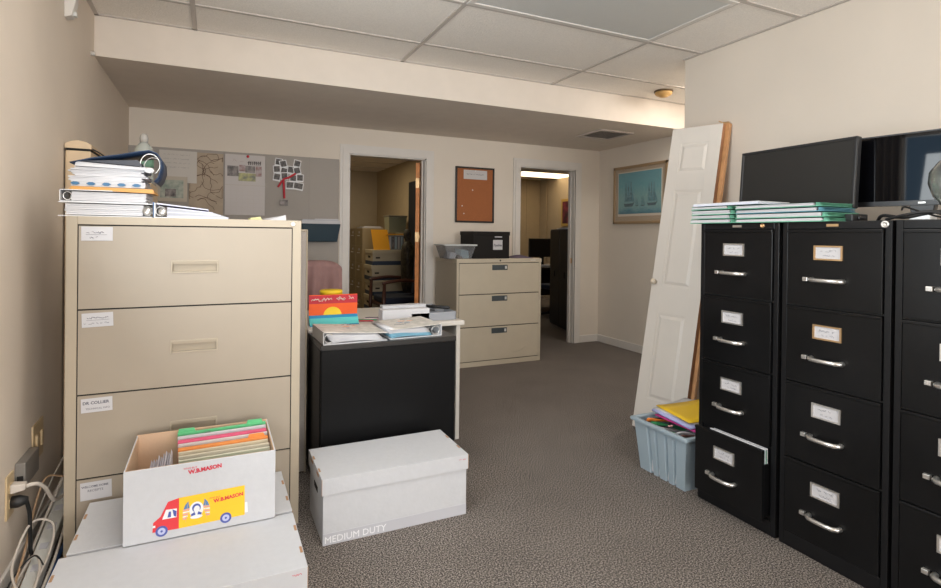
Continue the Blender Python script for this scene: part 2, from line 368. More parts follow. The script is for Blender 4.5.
# ---------------------------------------------------------------- folders on the black cabinets
fgreen = mat('green_folder', (.16, .46, .32), .7, var=.15, vscale=30)
fblue = mat('blue_folder', (.12, .33, .42), .7, var=.1)
lav = mat('lavender_paper', (.62, .62, .74), .8)
ZT = 1.317
def folder(y0, y1, x0, x1, z, h, cov, label, group, rz=0.0):
    t = thing('hanging_folder', label, 'folder', ((x0+x1)/2, (y0+y1)/2, z), rz, group)
    hx, hy = (x1-x0)/2, (y1-y0)/2
    rn = random.Random(int(z*1000+y0*77))
    # folded cover: spine away on +y side, thin sheets top and bottom, ragged open edge
    g = MB()
    g.box(-hx, hx, -hy, hy, 0, .0012, cov).box(-hx, hx, hy-.0015, hy, 0, h, cov)
    g.grid(lambda u, v: (-hx+2*hx*u, -hy-.012*math.sin(u*9)+v*2*hy, h-.0015-.003*math.sin(v*3.1)*(u-.3)), 8, 6, cov)
    for k in range(3): g.hexa([(-hx-.004, -hy-.022, h*(.1+.28*k)), (hx*.6, -hy-.024, h*(.1+.28*k)), (hx*.6, -hy+.004, h*(.05+.28*k)), (-hx-.002, -hy+.004, h*(.05+.28*k)), (-hx-.004, -hy-.020+.006*k, h*(.25+.28*k)), (hx*.6, -hy-.020, h*(.25+.28*k)), (hx*.6, -hy+.004, h*(.3+.28*k)), (-hx-.002, -hy+.004, h*(.3+.28*k))], cov)
    g.box(-hx-.005, hx, -hy+.004, hy, 0, .003, cov)
    g.build('cover', t)
    p = MB(); n = 4
    for k in range(n):
        a = .0035+(h-.0065)*k/n; b = .0035+(h-.0065)*(k+.86)/n; dx = rn.uniform(-.006, .004); dy = rn.uniform(0, .008)
        p.box(-hx-.002+dx, hx-.01, -hy+.006+dy, hy-.004, a, b, white)
    p.build('papers', t)
    return t
gl = 'green folders stacked on the far end of the black cabinets'; gr = 'green folders stacked in front of the monitor'
names = ['lowest', 'second from the bottom', 'third from the bottom', 'topmost']
z = ZT
for i, h in enumerate((.019, .018, .022, .016)):
    folder(1.715+.004*i, 1.945-.006*(i % 2), 2.105+.004*(i % 3), 2.37, z, h, fgreen, 'green folder of white papers beside the leaning door, %s in its stack' % names[i], gl, .01*(-1)**i); z += h+.0015
topz = z
z = ZT
for i, h in enumerate((.017, .020, .018, .017)):
    folder(1.30+.012*i, 1.700-.004*(i % 2), 2.11+.003*(i % 3), 2.345, z, h, fblue if i == 2 else fgreen, ('blue' if i == 2 else 'green')+' folder of papers before the large monitor, %s in its stack' % names[i], gr, -.012*(-1)**i); z += h+.0015
t = thing('paper_pad', 'lavender edged pad of paper on top of the green folders', 'paper', (2.22, 1.80, topz+.001), .03)
MB().box(-.1, .12, -.20, .145, 0, .009, lav).build('lavender_sheets', t); MB().box(-.098, .118, -.198, .143, .0091, .013, white).build('top_sheets', t)

# ---------------------------------------------------------------- monitors
bez_m = mat('monitor_bezel', (.020, .020, .022), .35, bump=.03)
scr = mat('matte_screen', (.022, .021, .020), .42, spec=.35)
glos = mat('glossy_screen', (.003, .003, .004), .03, spec=.4)
t = thing('monitor', 'large black computer monitor with matte screen behind the green folders', 'monitor', (2.435, 1.665, ZT), math.radians(-2))
X = Matrix.Translation((0, 0, .065)) @ Matrix.Rotation(math.radians(4), 4, 'Y')
w2, h2, b_ = .285, .305, .014
g = MB().box(.004, .030, -w2, w2, 0, h2, bez_m, X).box(-.002, .004, -w2, -w2+b_, 0, h2, bez_m, X).box(-.002, .004, w2-b_, w2, 0, h2, bez_m, X).box(-.002, .004, -w2, w2, 0, b_+.004, bez_m, X).box(-.002, .004, -w2, w2, h2-b_, h2, bez_m, X)
g.hexa([tuple(X @ Vector(p)) for p in ((.03, -.2, .05), (.055, -.15, .08), (.055, .15, .08), (.03, .2, .05), (.03, -.2, .25), (.055, -.15, .22), (.055, .15, .22), (.03, .2, .25))], bez_m)
g.build('casing', t, bevel=.003)
MB().box(.001, .004, -w2+b_, w2-b_, b_+.004, h2-b_, scr, X).build('screen', t)
MB().box(.045, .075, -.03, .03, .008, .2, bez_m).build('stand_neck', t, bevel=.004)
MB().prism([(-.10, -.11), (.12, -.11), (.12, .11), (-.10, .11)], 0, .010, bez_m).build('stand_base', t, bevel=.003)
t = thing('monitor', 'glossy black monitor on silver stand reflecting a window, right of the matte one', 'monitor', (2.56, 1.20, ZT), math.radians(8.2))
X = Matrix.Translation((0, 0, .073)) @ Matrix.Rotation(math.radians(.5), 4, 'Y')
w2, h2, b_ = .31, .298, .006
g = MB().box(.002, .028, -w2, w2, 0, h2, bez_m, X).box(-.001, .002, -w2, w2, 0, .020, bez_m, X).box(-.001, .002, -w2, w2, h2-b_, h2, bez_m, X).box(-.001, .002, -w2, -w2+b_, 0, h2, bez_m, X).box(-.001, .002, w2-b_, w2, 0, h2, bez_m, X)
g.box(-.0018, -.001, -.012, .012, .007, .013, chrome, X)
g.build('casing', t, bevel=.002)
MB().box(0.000, .002, -w2+b_, w2-b_, .020, h2-b_, glos, X).build('screen', t)
silver = mat('silver_plastic', (.72, .72, .72), .3, .3)
MB().hexa([(.0, -.036, .04), (.04, -.036, .04), (.04, .036, .04), (.0, .036, .04), (.0, -.042, .074), (.04, -.042, .074), (.04, .042, .074), (.0, .042, .074)], bez_m).build('stand_collar', t, bevel=.003)
MB().box(-.02, .05, -.036, .036, .012, .040, silver).build('stand_neck', t, bevel=.004)
MB().box(-.10, .10, -.11, .11, 0, .012, bez_m).build('stand_base', t, bevel=.004)
# cables, adapter, jar on top of the cabinets
rub = mat('black_rubber', (.015, .015, .016), .5)
tag(MB().tube(catmull([(2.30, 1.22, ZT+.007), (2.24, 1.17, ZT+.022), (2.2, 1.08, ZT+.012), (2.21, .98, ZT+.03), (2.24, .88, ZT+.015), (2.3, .80, ZT+.008)]), .006, rub).build('power_cable'), 'thick black cable snaking across the right cabinet top', 'cable')
tag(MB().tube(catmull([(2.42, 1.20, ZT+.05), (2.32, 1.14, ZT+.055), (2.25, 1.05, ZT+.03), (2.22, .97, ZT+.009), (2.26, .90, ZT+.02), (2.36, .84, ZT+.006)]), .0035, rub).build('monitor_cable'), 'thin black cable looping down from the glossy monitor', 'cable')
tag(MB().tube(catmull([(2.18, 1.13, ZT+.005), (2.165, 1.06, ZT+.02), (2.17, .99, ZT+.028), (2.2, .93, ZT+.01), (2.28, .86, ZT+.028), (2.4, .82, ZT+.006)]), .005, rub).build('video_cable'), 'black cable lying nearest the front edge of the right cabinet', 'cable')
tag(MB().box(2.20, 2.30, 1.255, 1.285, ZT, ZT+.03, bez_m).box(2.23, 2.27, 1.247, 1.255, ZT+.008, ZT+.022, bez_m).build('power_adapter', bevel=.004), 'small black power adapter at the end of the folders', 'adapter')
clearp = mat('clear_plastic', (.90, .95, .92), .06, trans=.96, spec=.5)
t = thing('glass_jar', 'round clear jar with green tint at the right edge on the cabinets', 'jar', (2.30, .965, ZT))
MB().lathe([(0, .05), (.05, .05), (.074, .085), (.088, .13), (.085, .17), (.06, .205), (.045, .215), (.045, .212), (.058, .2), (.081, .168), (.084, .13), (.07, .09), (.048, .055), (0, .054)], clearp, n=32).build('bowl', t)
MB().lathe([(0, 0), (.05, 0), (.048, .008), (.015, .015), (.012, .04), (.03, .049), (0, .049)], clearp, n=24).build('foot', t)

# ---------------------------------------------------------------- leaning closet door and second slab
Bp = Vector((2.479, 2.753, 0.0)); Tp = Vector((2.835, 2.784, 1.970)); TRp = Vector((2.918, 2.449, 1.960))
V = (Tp-Bp).normalized(); U = (TRp-Tp).normalized(); Np = V.cross(U).normalized(); U = Np.cross(V).normalized()*1
if U.dot(TRp-Tp) < 0: U = -U
DW, DL = .347, (Tp-Bp).length
def lean(off, du, dv=0.0):
    o = Bp+Np*off+U*du; m_ = Matrix((U, V, Np)).transposed().to_4x4(); m_.translation = o; return m_
dpaint = mat('door_paint', (.74, .69, .635), .38, var=.015, vscale=5)
edgew = mat('raw_door_edge', (.36, .17, .08), .6, bump=.2, bscale=30, var=.2, vscale=10)
edgeo = mat('varnished_board', (.58, .30, .13), .45, bump=.1, bscale=30, var=.15, vscale=12)
low = .0
tmp_low = min((Bp+U*DW).z, (Bp+U*DW+Np*.035).z, (Bp+Np*.035).z, 0)
t = thing('closet_door', 'white panelled narrow door leaning against the right wall', 'door', (0, 0, -tmp_low+.001))
X = lean(0, 0)
g = MB().box(0, DW, 0, DL, .004, .034, dpaint, X).box(DW, DW+.001, 0, DL, .001, .034, edgew, X).box(0, DW, -.001, 0, .001, .034, edgew, X).box(0, DW, DL, DL+.001, .001, .034, edgew, X)
panels = [(.04, .36), (.46, .97), (1.50, 1.0)]
PZ = [(.10*DL, .375*DL), (.465*DL, .785*DL), (.845*DL, .945*DL)]
pu0, pu1 = .075, DW-.075
g.box(0, pu0, 0, DL, 0, .004, dpaint, X).box(pu1, DW, 0, DL, 0, .004, dpaint, X)
vs = [0]+[q for p in PZ for q in p]+[DL]
for i in range(0, len(vs), 2): g.box(pu0, pu1, vs[i], vs[i+1], 0, .004, dpaint, X)
for a, b in PZ:   # raised fields
    g.hexa([tuple(X @ Vector(p)) for p in ((pu0+.012, a+.012, .004), (pu1-.012, a+.012, .004), (pu1-.012, b-.012, .004), (pu0+.012, b-.012, .004), (pu0+.030, a+.030, -.0035), (pu1-.030, a+.030, -.0035), (pu1-.030, b-.030, -.0035), (pu0+.030, b-.030, -.0035))], dpaint)
g.build('slab', t, bevel=.0015)
ivory = mat('ivory_knob', (.72, .62, .50), .35)
MB().lathe([(0, 0), (.010, 0), (.008, -.012), (.017, -.022), (.019, -.032), (.012, -.040), (0, -.042)], ivory, X=X @ Matrix.Translation((.026, DL*.475, 0))).build('knob', t)
t = thing('door_panel', 'wood edged door slab leaning behind the white panelled door', 'door', (0, 0, -tmp_low+.004))
X = lean(.042, .022)
MB().box(0, DW, 0, DL+.012, .0, .030, edgeo, X).build('slab', t, bevel=.002)
MB().box(DW-.05, DW-.012, DL+.012, DL+.024, .006, .024, brass, X).tube([tuple(X @ Vector((DW-.05, DL+.018, .0))), tuple(X @ Vector((DW-.07, DL+.028, -.01)))], .004, brass, 6).build('pivot_bracket', t)

# ---------------------------------------------------------------- blue-grey plastic bin with contents
bx0, bx1, by0, by1, bh = 2.06, 2.50, 1.915, 2.305, .275
binm = mat('blue_grey_plastic', (.33, .41, .47), .45, bump=.05, bscale=100)
t = thing('storage_tub', 'pale blue plastic tub full of folders beside the black cabinets', 'tub', ((bx0+bx1)/2, (by0+by1)/2, 0))
hx, hy = (bx1-bx0)/2, (by1-by0)/2
def ringpts(sx, sy, flute):
    pts = []
    def side(p0, p1, n, nrm):
        for k in range(n):
            f = k/n; q = (p0[0]+(p1[0]-p0[0])*f, p0[1]+(p1[1]-p0[1])*f)
            ph = (f*3) % 1.0; d = flute if (.12 < ph < .34 or .62 < ph < .84) and .03 < f < .97 else 0
            d = flute if (.24 < f < .32 or .40 < f < .46 or .60 < f < .66 or .76 < f < .82) else 0
            pts.append((q[0]-nrm[0]*d, q[1]-nrm[1]*d))
    side((-sx, -sy), (sx, -sy), 50, (0, -1)); side((sx, -sy), (sx, sy), 50, (1, 0)); side((sx, sy), (-sx, sy), 50, (0, 1)); side((-sx, sy), (-sx, -sy), 50, (-1, 0))
    return pts
g = MB(); rings = []
for sx, sy, z_, fl in ((hx-.042, hy-.042, .0, .016), (hx-.018, hy-.018, bh-.035, .012), (hx-.018, hy-.018, bh-.03, 0), (hx-.016, hy-.016, bh-.006, 0)):
    rings.append([(a, b, z_) for a, b in ringpts(sx, sy, fl)])
inner = [[(a*.965, b*.965, z_) for a, b, z_ in rings[3]], [(a*.96, b*.96, .006) for a, b, z_ in rings[0]]]
allr = rings+inner; n = 200
g.add([p for r in allr for p in r], [(i*n+k, i*n+(k+1) % n, (i+1)*n+(k+1) % n, (i+1)*n+k) for i in range(len(allr)-1) for k in range(n)]+[tuple(range(n))[::-1], tuple(range((len(allr)-1)*n, len(allr)*n))], binm)
g.build('body', t)
g = MB()
rm = lambda e: [(-hx-e, -hy-e), (hx+e, -hy-e), (hx+e, hy+e), (-hx-e, hy+e)]
o4 = rm(0); i4 = rm(-.024)
vs = [(a, b, z_) for z_ in (bh-.02, bh) for a, b in o4]+[(a, b, z_) for z_ in (bh-.02, bh) for a, b in i4]
fs = []
for k in range(4):
    j = (k+1) % 4; fs += [(k, j, 4+j, 4+k), (8+k, 12+k, 12+j, 8+j), (4+k, 4+j, 12+j, 12+k), (k, 8+k, 8+j, j)]
g.add(vs, fs, binm); g.build('rim', t, bevel=.006)
cx, cy = (bx0+bx1)/2, (by0+by1)/2
def sheet_thing(name, label, cat, c, sx, sy, h, m, rx=0, ry=0, rz=0, curl=.0, under=None):
    t = tag(MB().grid(lambda u, v: (-sx+2*sx*u, -sy+2*sy*v, curl*(2*u-1)**2), 8, 4, m).build(name, solid=h), label, cat)
    t.location = c; t.rotation_euler = (rx, ry, rz); return t
ylw = mat('yellow_folder', (.86, .55, .02), .55)
colr = lambda n, c: mat(n, c, .6, var=.05)
rd, gn, orr, pk, brn, lil = colr('red_card', (.55, .02, .04)), colr('green_felt', (.02, .22, .08)), colr('orange_card', (.80, .22, .03)), colr('magenta_card', (.60, .04, .25)), colr('brown_card', (.13, .05, .04)), colr('lilac_folder', (.42, .45, .75))
sheet_thing('yellow_folder', 'bright yellow folder lying on top of the blue tub', 'folder', (cx+.060, cy+.005, bh+.044), .15, .13, .004, ylw, .04, -.03, -.12, .004)
sheet_thing('lilac_folder', 'lilac folder just under the yellow folder in the tub', 'folder', (cx+.035, cy+.0, bh+.028), .155, .135, .010, lil, .05, -.06, -.03, .008)
sheet_thing('magenta_folder', 'magenta folder under the lilac folder in the tub', 'folder', (cx+.035, cy-.01, bh+.014), .15, .13, .005, pk, .04, -.05, .05, .004)
sheet_thing('white_folder', 'white folder with grey edge behind the yellow one in the tub', 'folder', (cx+.06, cy+.02, bh+.034), .14, .15, .004, white, .05, -.05, .12, .003)
rn = random.Random(3)
strip = [(brn, 'brown card at the far corner of the tub', 'brown_card'), (orr, 'orange card near the far corner of the tub', 'orange_card'), (gn, 'dark green felt sheet standing in the tub', 'green_felt'), (white, 'white crumpled sheet between green and red in the tub', 'white_sheet'), (gn, 'green card flat in the middle of the tub', 'green_card'), (rd, 'red card with pink print in the tub', 'red_card'), (colr('grey_sheet', (.35, .36, .38)), 'grey sheet near the black cabinet in the tub', 'grey_sheet'), (white, 'folded white sheet nearest the black cabinet in the tub', 'folded_sheet'), (brn, 'dark brown envelope at the near corner of the tub', 'brown_envelope')]
for i, (m, lb, nm) in enumerate(strip):
    yy = by1-.055-i*.034
    g = MB(); ww = .012+.004*(i % 3 == 1)
    def fn(u, v, i=i, ww=ww): return (-.03+.30*u-.005*math.sin(5*v), -ww+2*ww*v, .022*math.sin(2.3*u+i)-.03*u+.008*math.sin(6*u+i*2+3*v))
    g.grid(fn, 10, 5, m)
    if m is rd: g.scrawl(-.015, .02, -.01, .02, colr('pink_print', (.8, .45, .42)), Matrix.Translation((0, 0, .0305)), .003, 4)
    o = tag(g.build(nm, solid=.004), lb, 'card' if 'card' in nm else 'envelope' if 'env' in nm else 'felt' if 'felt' in nm else 'sheet')
    o.location = (bx0+.075, yy, bh-.030+rn.uniform(0, .010)); o.rotation_euler = (rn.uniform(-.9, -.2), .05, rn.uniform(-.06, .06))
tag(MB().box(bx0+.05, bx1-.05, by0+.05, by1-.05, .010, bh-.075, white).build('paper_pile'), 'pile of papers filling the blue tub under the cards', 'papers', kind='stuff')

# ---------------------------------------------------------------- tan lateral file cabinet (left)
TX0, TX1, TY, TD, TH = -.49, .337, 2.42, .46, 1.302
t = thing('lateral_file_cabinet', 'tall tan four drawer lateral file cabinet behind the white boxes', 'file cabinet', (0, TY, 0))
g = MB().box(TX0, TX1, .012, TD, 0, TH, tanf).box(TX0, -.455, 0, .012, 0, TH, tanf).box(.302, TX1, 0, .012, 0, TH, tanf).box(-.455, .302, 0, .012, 1.272, TH, tanf).box(-.455, .302, 0, .012, 0, .022, tanf)
for z_ in (.957, .641, .330): g.box(-.455, .302, .004, .0121, z_-.005, z_+.005, dark)
g.box(-.455, -.4525, .004, .0121, .022, 1.272, dark).box(.2995, .302, .004, .0121, .022, 1.272, dark).box(-.455, .302, .004, .0121, 1.267, 1.272, dark)
g.build('body', t, bevel=.002)
zs = [1.268, .9545, .6385, .3275, .022]
rec = mat('recess_paint', (.36, .30, .22), .5)
for i in range(4):
    z1, z0 = zs[i], zs[i+1]+.005
    hc = z1-.157; a, b = -.147, .010
    g = MB()
    g.box(-.451, a, -.001, .010, z0, z1-.001, tan).box(b, .298, -.001, .010, z0, z1-.001, tan).box(a, b, -.001, .010, z0, hc-.019, tan).box(a, b, -.001, .010, hc+.019, z1-.001, tan)
    d = g.build('drawer', t)
    g = MB(); e = .006
    g.box(a, b, -.004, 0, hc+.019, hc+.025, tanf).box(a, b, -.004, 0, hc-.025, hc-.019, tanf).box(a-e, a, -.004, 0, hc-.025, hc+.025, tanf).box(b, b+e, -.004, 0, hc-.025, hc+.025, tanf)
    g.box(a, b, .0085, .0105, hc-.019, hc+.019, rec).hexa([(a, -.003, hc+.019), (b, -.003, hc+.019), (b, .009, hc+.019), (a, .009, hc+.019), (a, -.003, hc+.010), (b, -.003, hc+.010), (b, .009, hc+.019), (a, .009, hc+.019)], rec)
    g.build('recessed_handle', d, bevel=.001)
    # taped paper label
    lz, lx = (z1-.004, -.443) if i == 0 else (z1-.012, -.440)
    lw, lh = (.098, .052) if i != 3 else (.098, .066)
    tilt = (0, .03, .02, .02)[i]
    X = faceY(lx, -.0022, lz) @ Matrix.Rotation(tilt, 4, 'Z')
    g = MB().box(0, lw, -lh, 0, 0, .0006, label_p, X)
    Xt = X @ Matrix.Translation((0, 0, .0008))
    if i == 0: g.scrawl(.016, .078, -.026, .008, ink, Xt, .0010, 11).box(.014, .08, -.030, -.029, 0, .0003, ink, Xt).scrawl(.026, .054, -.044, .007, ink, Xt, .0010, 12)
    if i == 1: g.scrawl(.016, .084, -.022, .008, ink, Xt, .0010, 13).box(.014, .086, -.027, -.026, 0, .0003, ink, Xt).scrawl(.006, .086, -.042, .007, ink, Xt, .0009, 14)
    if i == 2: g.text('DR COLLIER', .0150, ink, Xt @ Matrix.Translation((.005, -.022, 0)), bold=.03).text('TECHNICAL INFO', .0095, ink, Xt @ Matrix.Translation((.014, -.042, 0)))
    if i == 3: g.text('WELCOME HOME', .0105, ink, Xt @ Matrix.Translation((.004, -.020, 0)), bold=.02).text('RECEIPTS', .012, ink, Xt @ Matrix.Translation((.022, -.036, 0)))
    g.build('paper_label', d)
MB().lathe([(0, 0), (.009, 0), (.009, .003), (.006, .004), (.005, .002), (0, .002)], chrome, X=faceY(.303, -.0005, 1.287), n=20).build('lock', t)

# ---------------------------------------------------------------- partition, end panel, hidden shelf
fab = mat('grey_fabric', (.36, .325, .30), .95, bump=.5, bscale=500, var=.04, vscale=200)
t = thing('cubicle_partition', 'narrow end of a tan trimmed grey cubicle partition beside the tan cabinet', 'partition', (.423, 2.92, 0))
MB().box(-.012, .012, .018, 1.3, .06, 1.25, fab).box(-.018, .009, .002, .018, .01, 1.256, fab).build('fabric_panel', t)
MB().box(.009, .018, 0, .018, 0, 1.268, tanf).box(-.018, .009, 0, .018, 1.256, 1.268, tanf).box(-.018, .018, .018, 1.3, 1.25, 1.268, tanf).box(-.018, .018, .018, 1.3, 0, .06, tanf).build('trim_frame', t, bevel=.004)
tanp = mat('tan_laminate', (.66, .50, .33), .5, var=.03)
t = thing('end_panel', 'tall tan panel with rounded cap behind the tan cabinet at the wall', 'panel', (-.583, 3.1, 0))
MB().box(-.05, .05, 0, .45, 0, 1.625, tanp).build('panel', t, bevel=.006)
MB().prism([(-.052, 1.635), (.052, 1.635), (.052, 1.655), (.03, 1.668), (0, 1.673), (-.03, 1.668), (-.052, 1.655)], 0, .45, tanp, 'y').box(-.046, .046, .002, .44, 1.624, 1.636, dark).build('cap', t)
tag(MB().tube(catmull([(-.535, 3.12, 1.64), (-.50, 3.14, 1.62), (-.46, 3.2, 1.585), (-.42, 3.26, 1.53), (-.40, 3.3, 1.51)]), .0035, rub).build('cord'), 'thin dark cord running down from the tan panel cap', 'cord')
t = thing('shelf_unit', 'tan shelf unit behind the tan cabinet under the soap bottle', 'shelf', (-.405, 3.2, 0))
MB().box(-.11, .11, 0, .38, 0, 1.5, tanp).build('body', t, bevel=.004)
t = thing('soap_bottle', 'clear soap bottle with green label in the left corner', 'bottle', (-.345, 3.38, 1.5))
MB().lathe([(0, 0), (.043, 0), (.046, .02), (.046, .17), (.040, .195), (.026, .212), (.018, .222), (0, .222)], mat('clear_bottle', (.62, .66, .62), .25, trans=.35), n=24).build('bottle_body', t)
MB().lathe([(.0465, .09), (.0468, .10), (.0468, .165), (.0465, .168)], mat('green_label', (.14, .28, .20), .5), n=24).build('label', t)
MB().lathe([(0, .222), (.019, .222), (.021, .245), (.017, .262), (.010, .270), (0, .272)], mat('clear_cap', (.62, .60, .57), .2, trans=.3), n=16).build('cap', t)

# ---------------------------------------------------------------- binders on the tan cabinet
wb = mat('white_vinyl', (.66, .66, .68), .35); navy = mat('navy_vinyl', (.018, .038, .085), .4); bluev = mat('blue_vinyl', (.06, .12, .26), .4)
ZB = TH
def pages(g, x0, x1, y0, y1, z0, z1, seed, m=white, jit=.006, n=6, slant=0.0):
    r = random.Random(seed); h = (z1-z0)/n
    for k in range(n):
        a = r.uniform(0, jit); b = r.uniform(0, jit)
        g.box(x0+a+slant*k, x1-b+slant*k, y0+r.uniform(0, jit*.6), y1, z0+k*h, z0+(k+.88)*h, m)
def rings(t, xs, y0s, z, r, m=chrome, tube=.0022):
    for y_ in y0s:
        pts = [(xs+r*math.cos(q), y_, z+r*math.sin(q)) for q in [math.pi*2*k/16 for k in range(17)]]
        MB().tube(pts, tube, m, 6).build('ring', t)
# bottom white binder: spine to the right, open edge left
t = thing('ring_binder', 'lowest white binder on the tan cabinet with spine to the right', 'binder', (0, TY+.005, ZB), 0, 'binders on the tan cabinet')
MB().box(-.515, -.168, 0, .28, 0, .003, wb).box(-.515, -.168, 0, .28, .050, .053, wb).box(-.171, -.168, 0, .28, 0, .053, wb).build('cover', t)
g = MB(); pages(g, -.495, -.205, .006, .27, .006, .047, 5); g.build('pages', t)
rings(t, -.193, (.02, .13, .24), .026, .019)
MB().lathe([(0, 0), (.019, 0), (.019, .004), (0, .004)], chrome, X=faceY(-.193, .012, .026), n=16).build('ring_plate', t)
# second white binder
t = thing('ring_binder', 'second white binder up on the tan cabinet with ring at the left end', 'binder', (0, TY+.01, ZB+.0535), 0, 'binders on the tan cabinet')
MB().box(-.512, -.19, 0, .27, 0, .003, wb).box(-.512, -.19, 0, .27, .042, .045, wb).box(-.512, -.509, 0, .27, 0, .045, wb).build('cover', t)
g = MB(); pages(g, -.475, -.195, .006, .26, .005, .038, 6); g.build('pages', t)
rings(t, -.488, (.02, .13), .022, .015)
# orange folder and tabbed report
t = thing('orange_folder', 'orange folder lying between the white binders and the paper stack', 'folder', (0, TY+.012, ZB+.099))
MB().hexa([(-.48, 0, 0), (-.165, -.004, -.006), (-.17, .26, 0), (-.48, .26, 0), (-.47, 0, .012), (-.170, -.004, .010), (-.18, .26, .012), (-.48, .26, .012)], mat('orange_vinyl', (.62, .30, .07), .5)).build('cover', t)
t = thing('tabbed_report', 'white report with five blue diamond tabs under the paper stack', 'report', (0, TY+.015, ZB+.112))
g = MB(); pages(g, -.475, -.20, .002, .24, 0, .022, 8, n=4, jit=.003); g.build('pages', t)
bt = mat('blue_tab', (.02, .12, .25), .4)
for k in range(5):
    x_ = -.458+k*.056
    MB().prism([(x_-.017, .010), (x_-.007, .016), (x_+.007, .016), (x_+.017, .010), (x_+.007, .004), (x_-.007, .004)], -.004, .002, bt, 'y').build('index_tab', t)
# loose paper stack
t = thing('paper_stack', 'messy stack of white papers under the open navy binder', 'papers', (0, TY+.02, ZB+.1345))
g = MB(); r = random.Random(4)
for k in range(9):
    a = r.uniform(-.012, .012)
    X = Matrix.Translation((-.34+a, .11, k*.0055)) @ Matrix.Rotation(r.uniform(-.06, .06), 4, 'Z')
    g.box(-.135, .135, -.105, .105, 0, .005, white, X)
g.build('sheets', t)
# open navy binder: cover rising to a curved spine
t = thing('open_binder', 'navy ring binder lying open on top of the paper stack', 'binder', (0, TY+.0, ZB+.186))
def cov(u, v):
    P = [(-.475, .010), (-.40, .030), (-.30, .048), (-.22, .066), (-.185, .072), (-.155, .062), (-.140, .040), (-.138, .005), (-.150, -.030), (-.165, -.048)]
    f = u*(len(P)-1); i = min(int(f), len(P)-2); f -= i
    return (P[i][0]*(1-f)+P[i+1][0]*f, .0+v*.27, P[i][1]*(1-f)+P[i+1][1]*f)
MB().grid(cov, 27, 2, navy).build('cover', t, solid=.004)
g = MB().hexa([(-.46, .01, .0), (-.20, .01, -.004), (-.20, .25, .0), (-.46, .25, .0), (-.455, .01, .016), (-.20, .01, .006), (-.20, .25, .006), (-.455, .25, .016)], white)
g.hexa([(-.44, .004, .018), (-.21, .004, .009), (-.21, .24, .009), (-.44, .24, .018), (-.42, .012, .022), (-.23, .012, .034), (-.23, .24, .034), (-.42, .24, .022)], mat('grey_lining', (.055, .06, .075), .5)).build('pages', t)
for y_ in (.012, .13):
    pts = [(-.182+.042*math.cos(q)*.9, y_, .020+.040*math.sin(q)) for q in [math.pi*(1.15-1.5*k/18) for k in range(19)]]
    MB().tube(pts, .0025, chrome, 6).build('ring', t)
MB().lathe([(0, 0), (.020, 0), (.020, .006), (0, .006)], wb, X=faceY(-.185, .01, -.005), n=16, sy=.5).build('ring_plate', t)
# right open binder: blue spine and slumped pages
t = thing('slumped_binder', 'open binder with blue spine and slumped pages at right of the pile', 'binder', (0, TY+.005, ZB))
MB().box(-.166, -.160, 0, .27, 0, .060, bluev).box(-.160, -.156, .0, .27, 0, .058, wb).box(-.156, .11, 0, .27, 0, .003, wb).build('spine_cover', t)
g = MB()
for k in range(7):
    z0 = .004+k*.0055; xr = .115-.010*k
    g.hexa([(-.115, .004, z0), (xr, .0, .004+k*.0032), (xr, .26, .004+k*.0032), (-.115, .26, z0), (-.115, .004, z0+.005), (xr-.004, .0, .007+k*.0032), (xr-.004, .26, .007+k*.0032), (-.115, .26, z0+.005)], mat('aged_pages', (.46, .46, .50), .8) if k % 3 else lav)
g.build('pages', t)
MB().hexa([(-.152, .0, .053), (.035, .0, .034), (.035, .26, .034), (-.152, .26, .053), (-.152, .0, .058), (.035, .0, .038), (.035, .26, .038), (-.152, .26, .058)], lav).build('top_cover', t)
rings(t, -.138, (.02, .13), .026, .018)
MB().lathe([(0, 0), (.016, 0), (.016, .004), (0, .004)], chrome, X=faceY(-.132, .008, .024), n=16).build('ring_plate', t)

for o in list(COL.objects):
    if o.type == 'EMPTY' and o.name.split('.')[0] in ('ring_binder', 'orange_folder', 'tabbed_report', 'open_binder', 'paper_stack'):
        o.scale = (.865, 1, 1); o.location.x = -.0695
    if o.type == 'EMPTY' and o.name == 'slumped_binder': o.location.x = -.057; o.scale = (.965, 1, 1)

# ---------------------------------------------------------------- white cardboard record boxes
def record_box(label, x0, x1, y0, y1, H, name='record_box', rz=0, lid_h=.065, group='white lidded record boxes'):
    cx_, cy_ = (x0+x1)/2, (y0+y1)/2; hx_, hy_ = (x1-x0)/2, (y1-y0)/2
    t = thing(name, label, 'box', (cx_, cy_, 0), rz, group)
    g = MB().box(-hx_+.006, hx_-.006, -hy_+.006, hy_-.006, 0, H-.004, card)
    g.build('body', t, bevel=.002)
    g = MB().box(-hx_, hx_, -hy_, hy_, H-lid_h, H, card)
    for s in (-1, 1):
        for yy in (-hy_*.42, hy_*.38):
            g.box(s*hx_-.0015*1, s*hx_+.0015, yy-.022, yy+.022, H-.020, H-.006, kraftd)
            g.box(s*(hx_-.006)-.004, s*(hx_-.006)+.004, yy-.018, yy+.018, H-.0005, H+.0006, kraftd)
    g.box(-hx_-.0008, -hx_+.001, -hy_-.0008, -hy_+.002, H-lid_h, H, kraftd).box(hx_-.001, hx_+.0008, -hy_-.0008, -hy_+.002, H-lid_h, H, kraftd)
    g.build('lid', t, bevel=.0015)
    # hand hole in the end
    for s in (-1,): MB().box(-hx_+.0045, -hx_+.0062, -.04, .04, H*.60-.0, H*.60+.022, dark).build('hand_hole', t)
    return t, hx_, hy_
redi = mat('red_ink', (.62, .03, .06), .6)
md, hx_, hy_ = record_box('white record box printed MEDIUM DUTY on the carpet before the black desk', .395, 1.037, 2.197, 2.535, .268)
greyb = mat('grey_print', (.50, .50, .54), .7); lt = mat('white_print', (.82, .82, .84), .7)
g = MB().box(-hx_+.006, hx_-.006, -hy_+.005, -hy_+.0062, .0, .046, greyb)
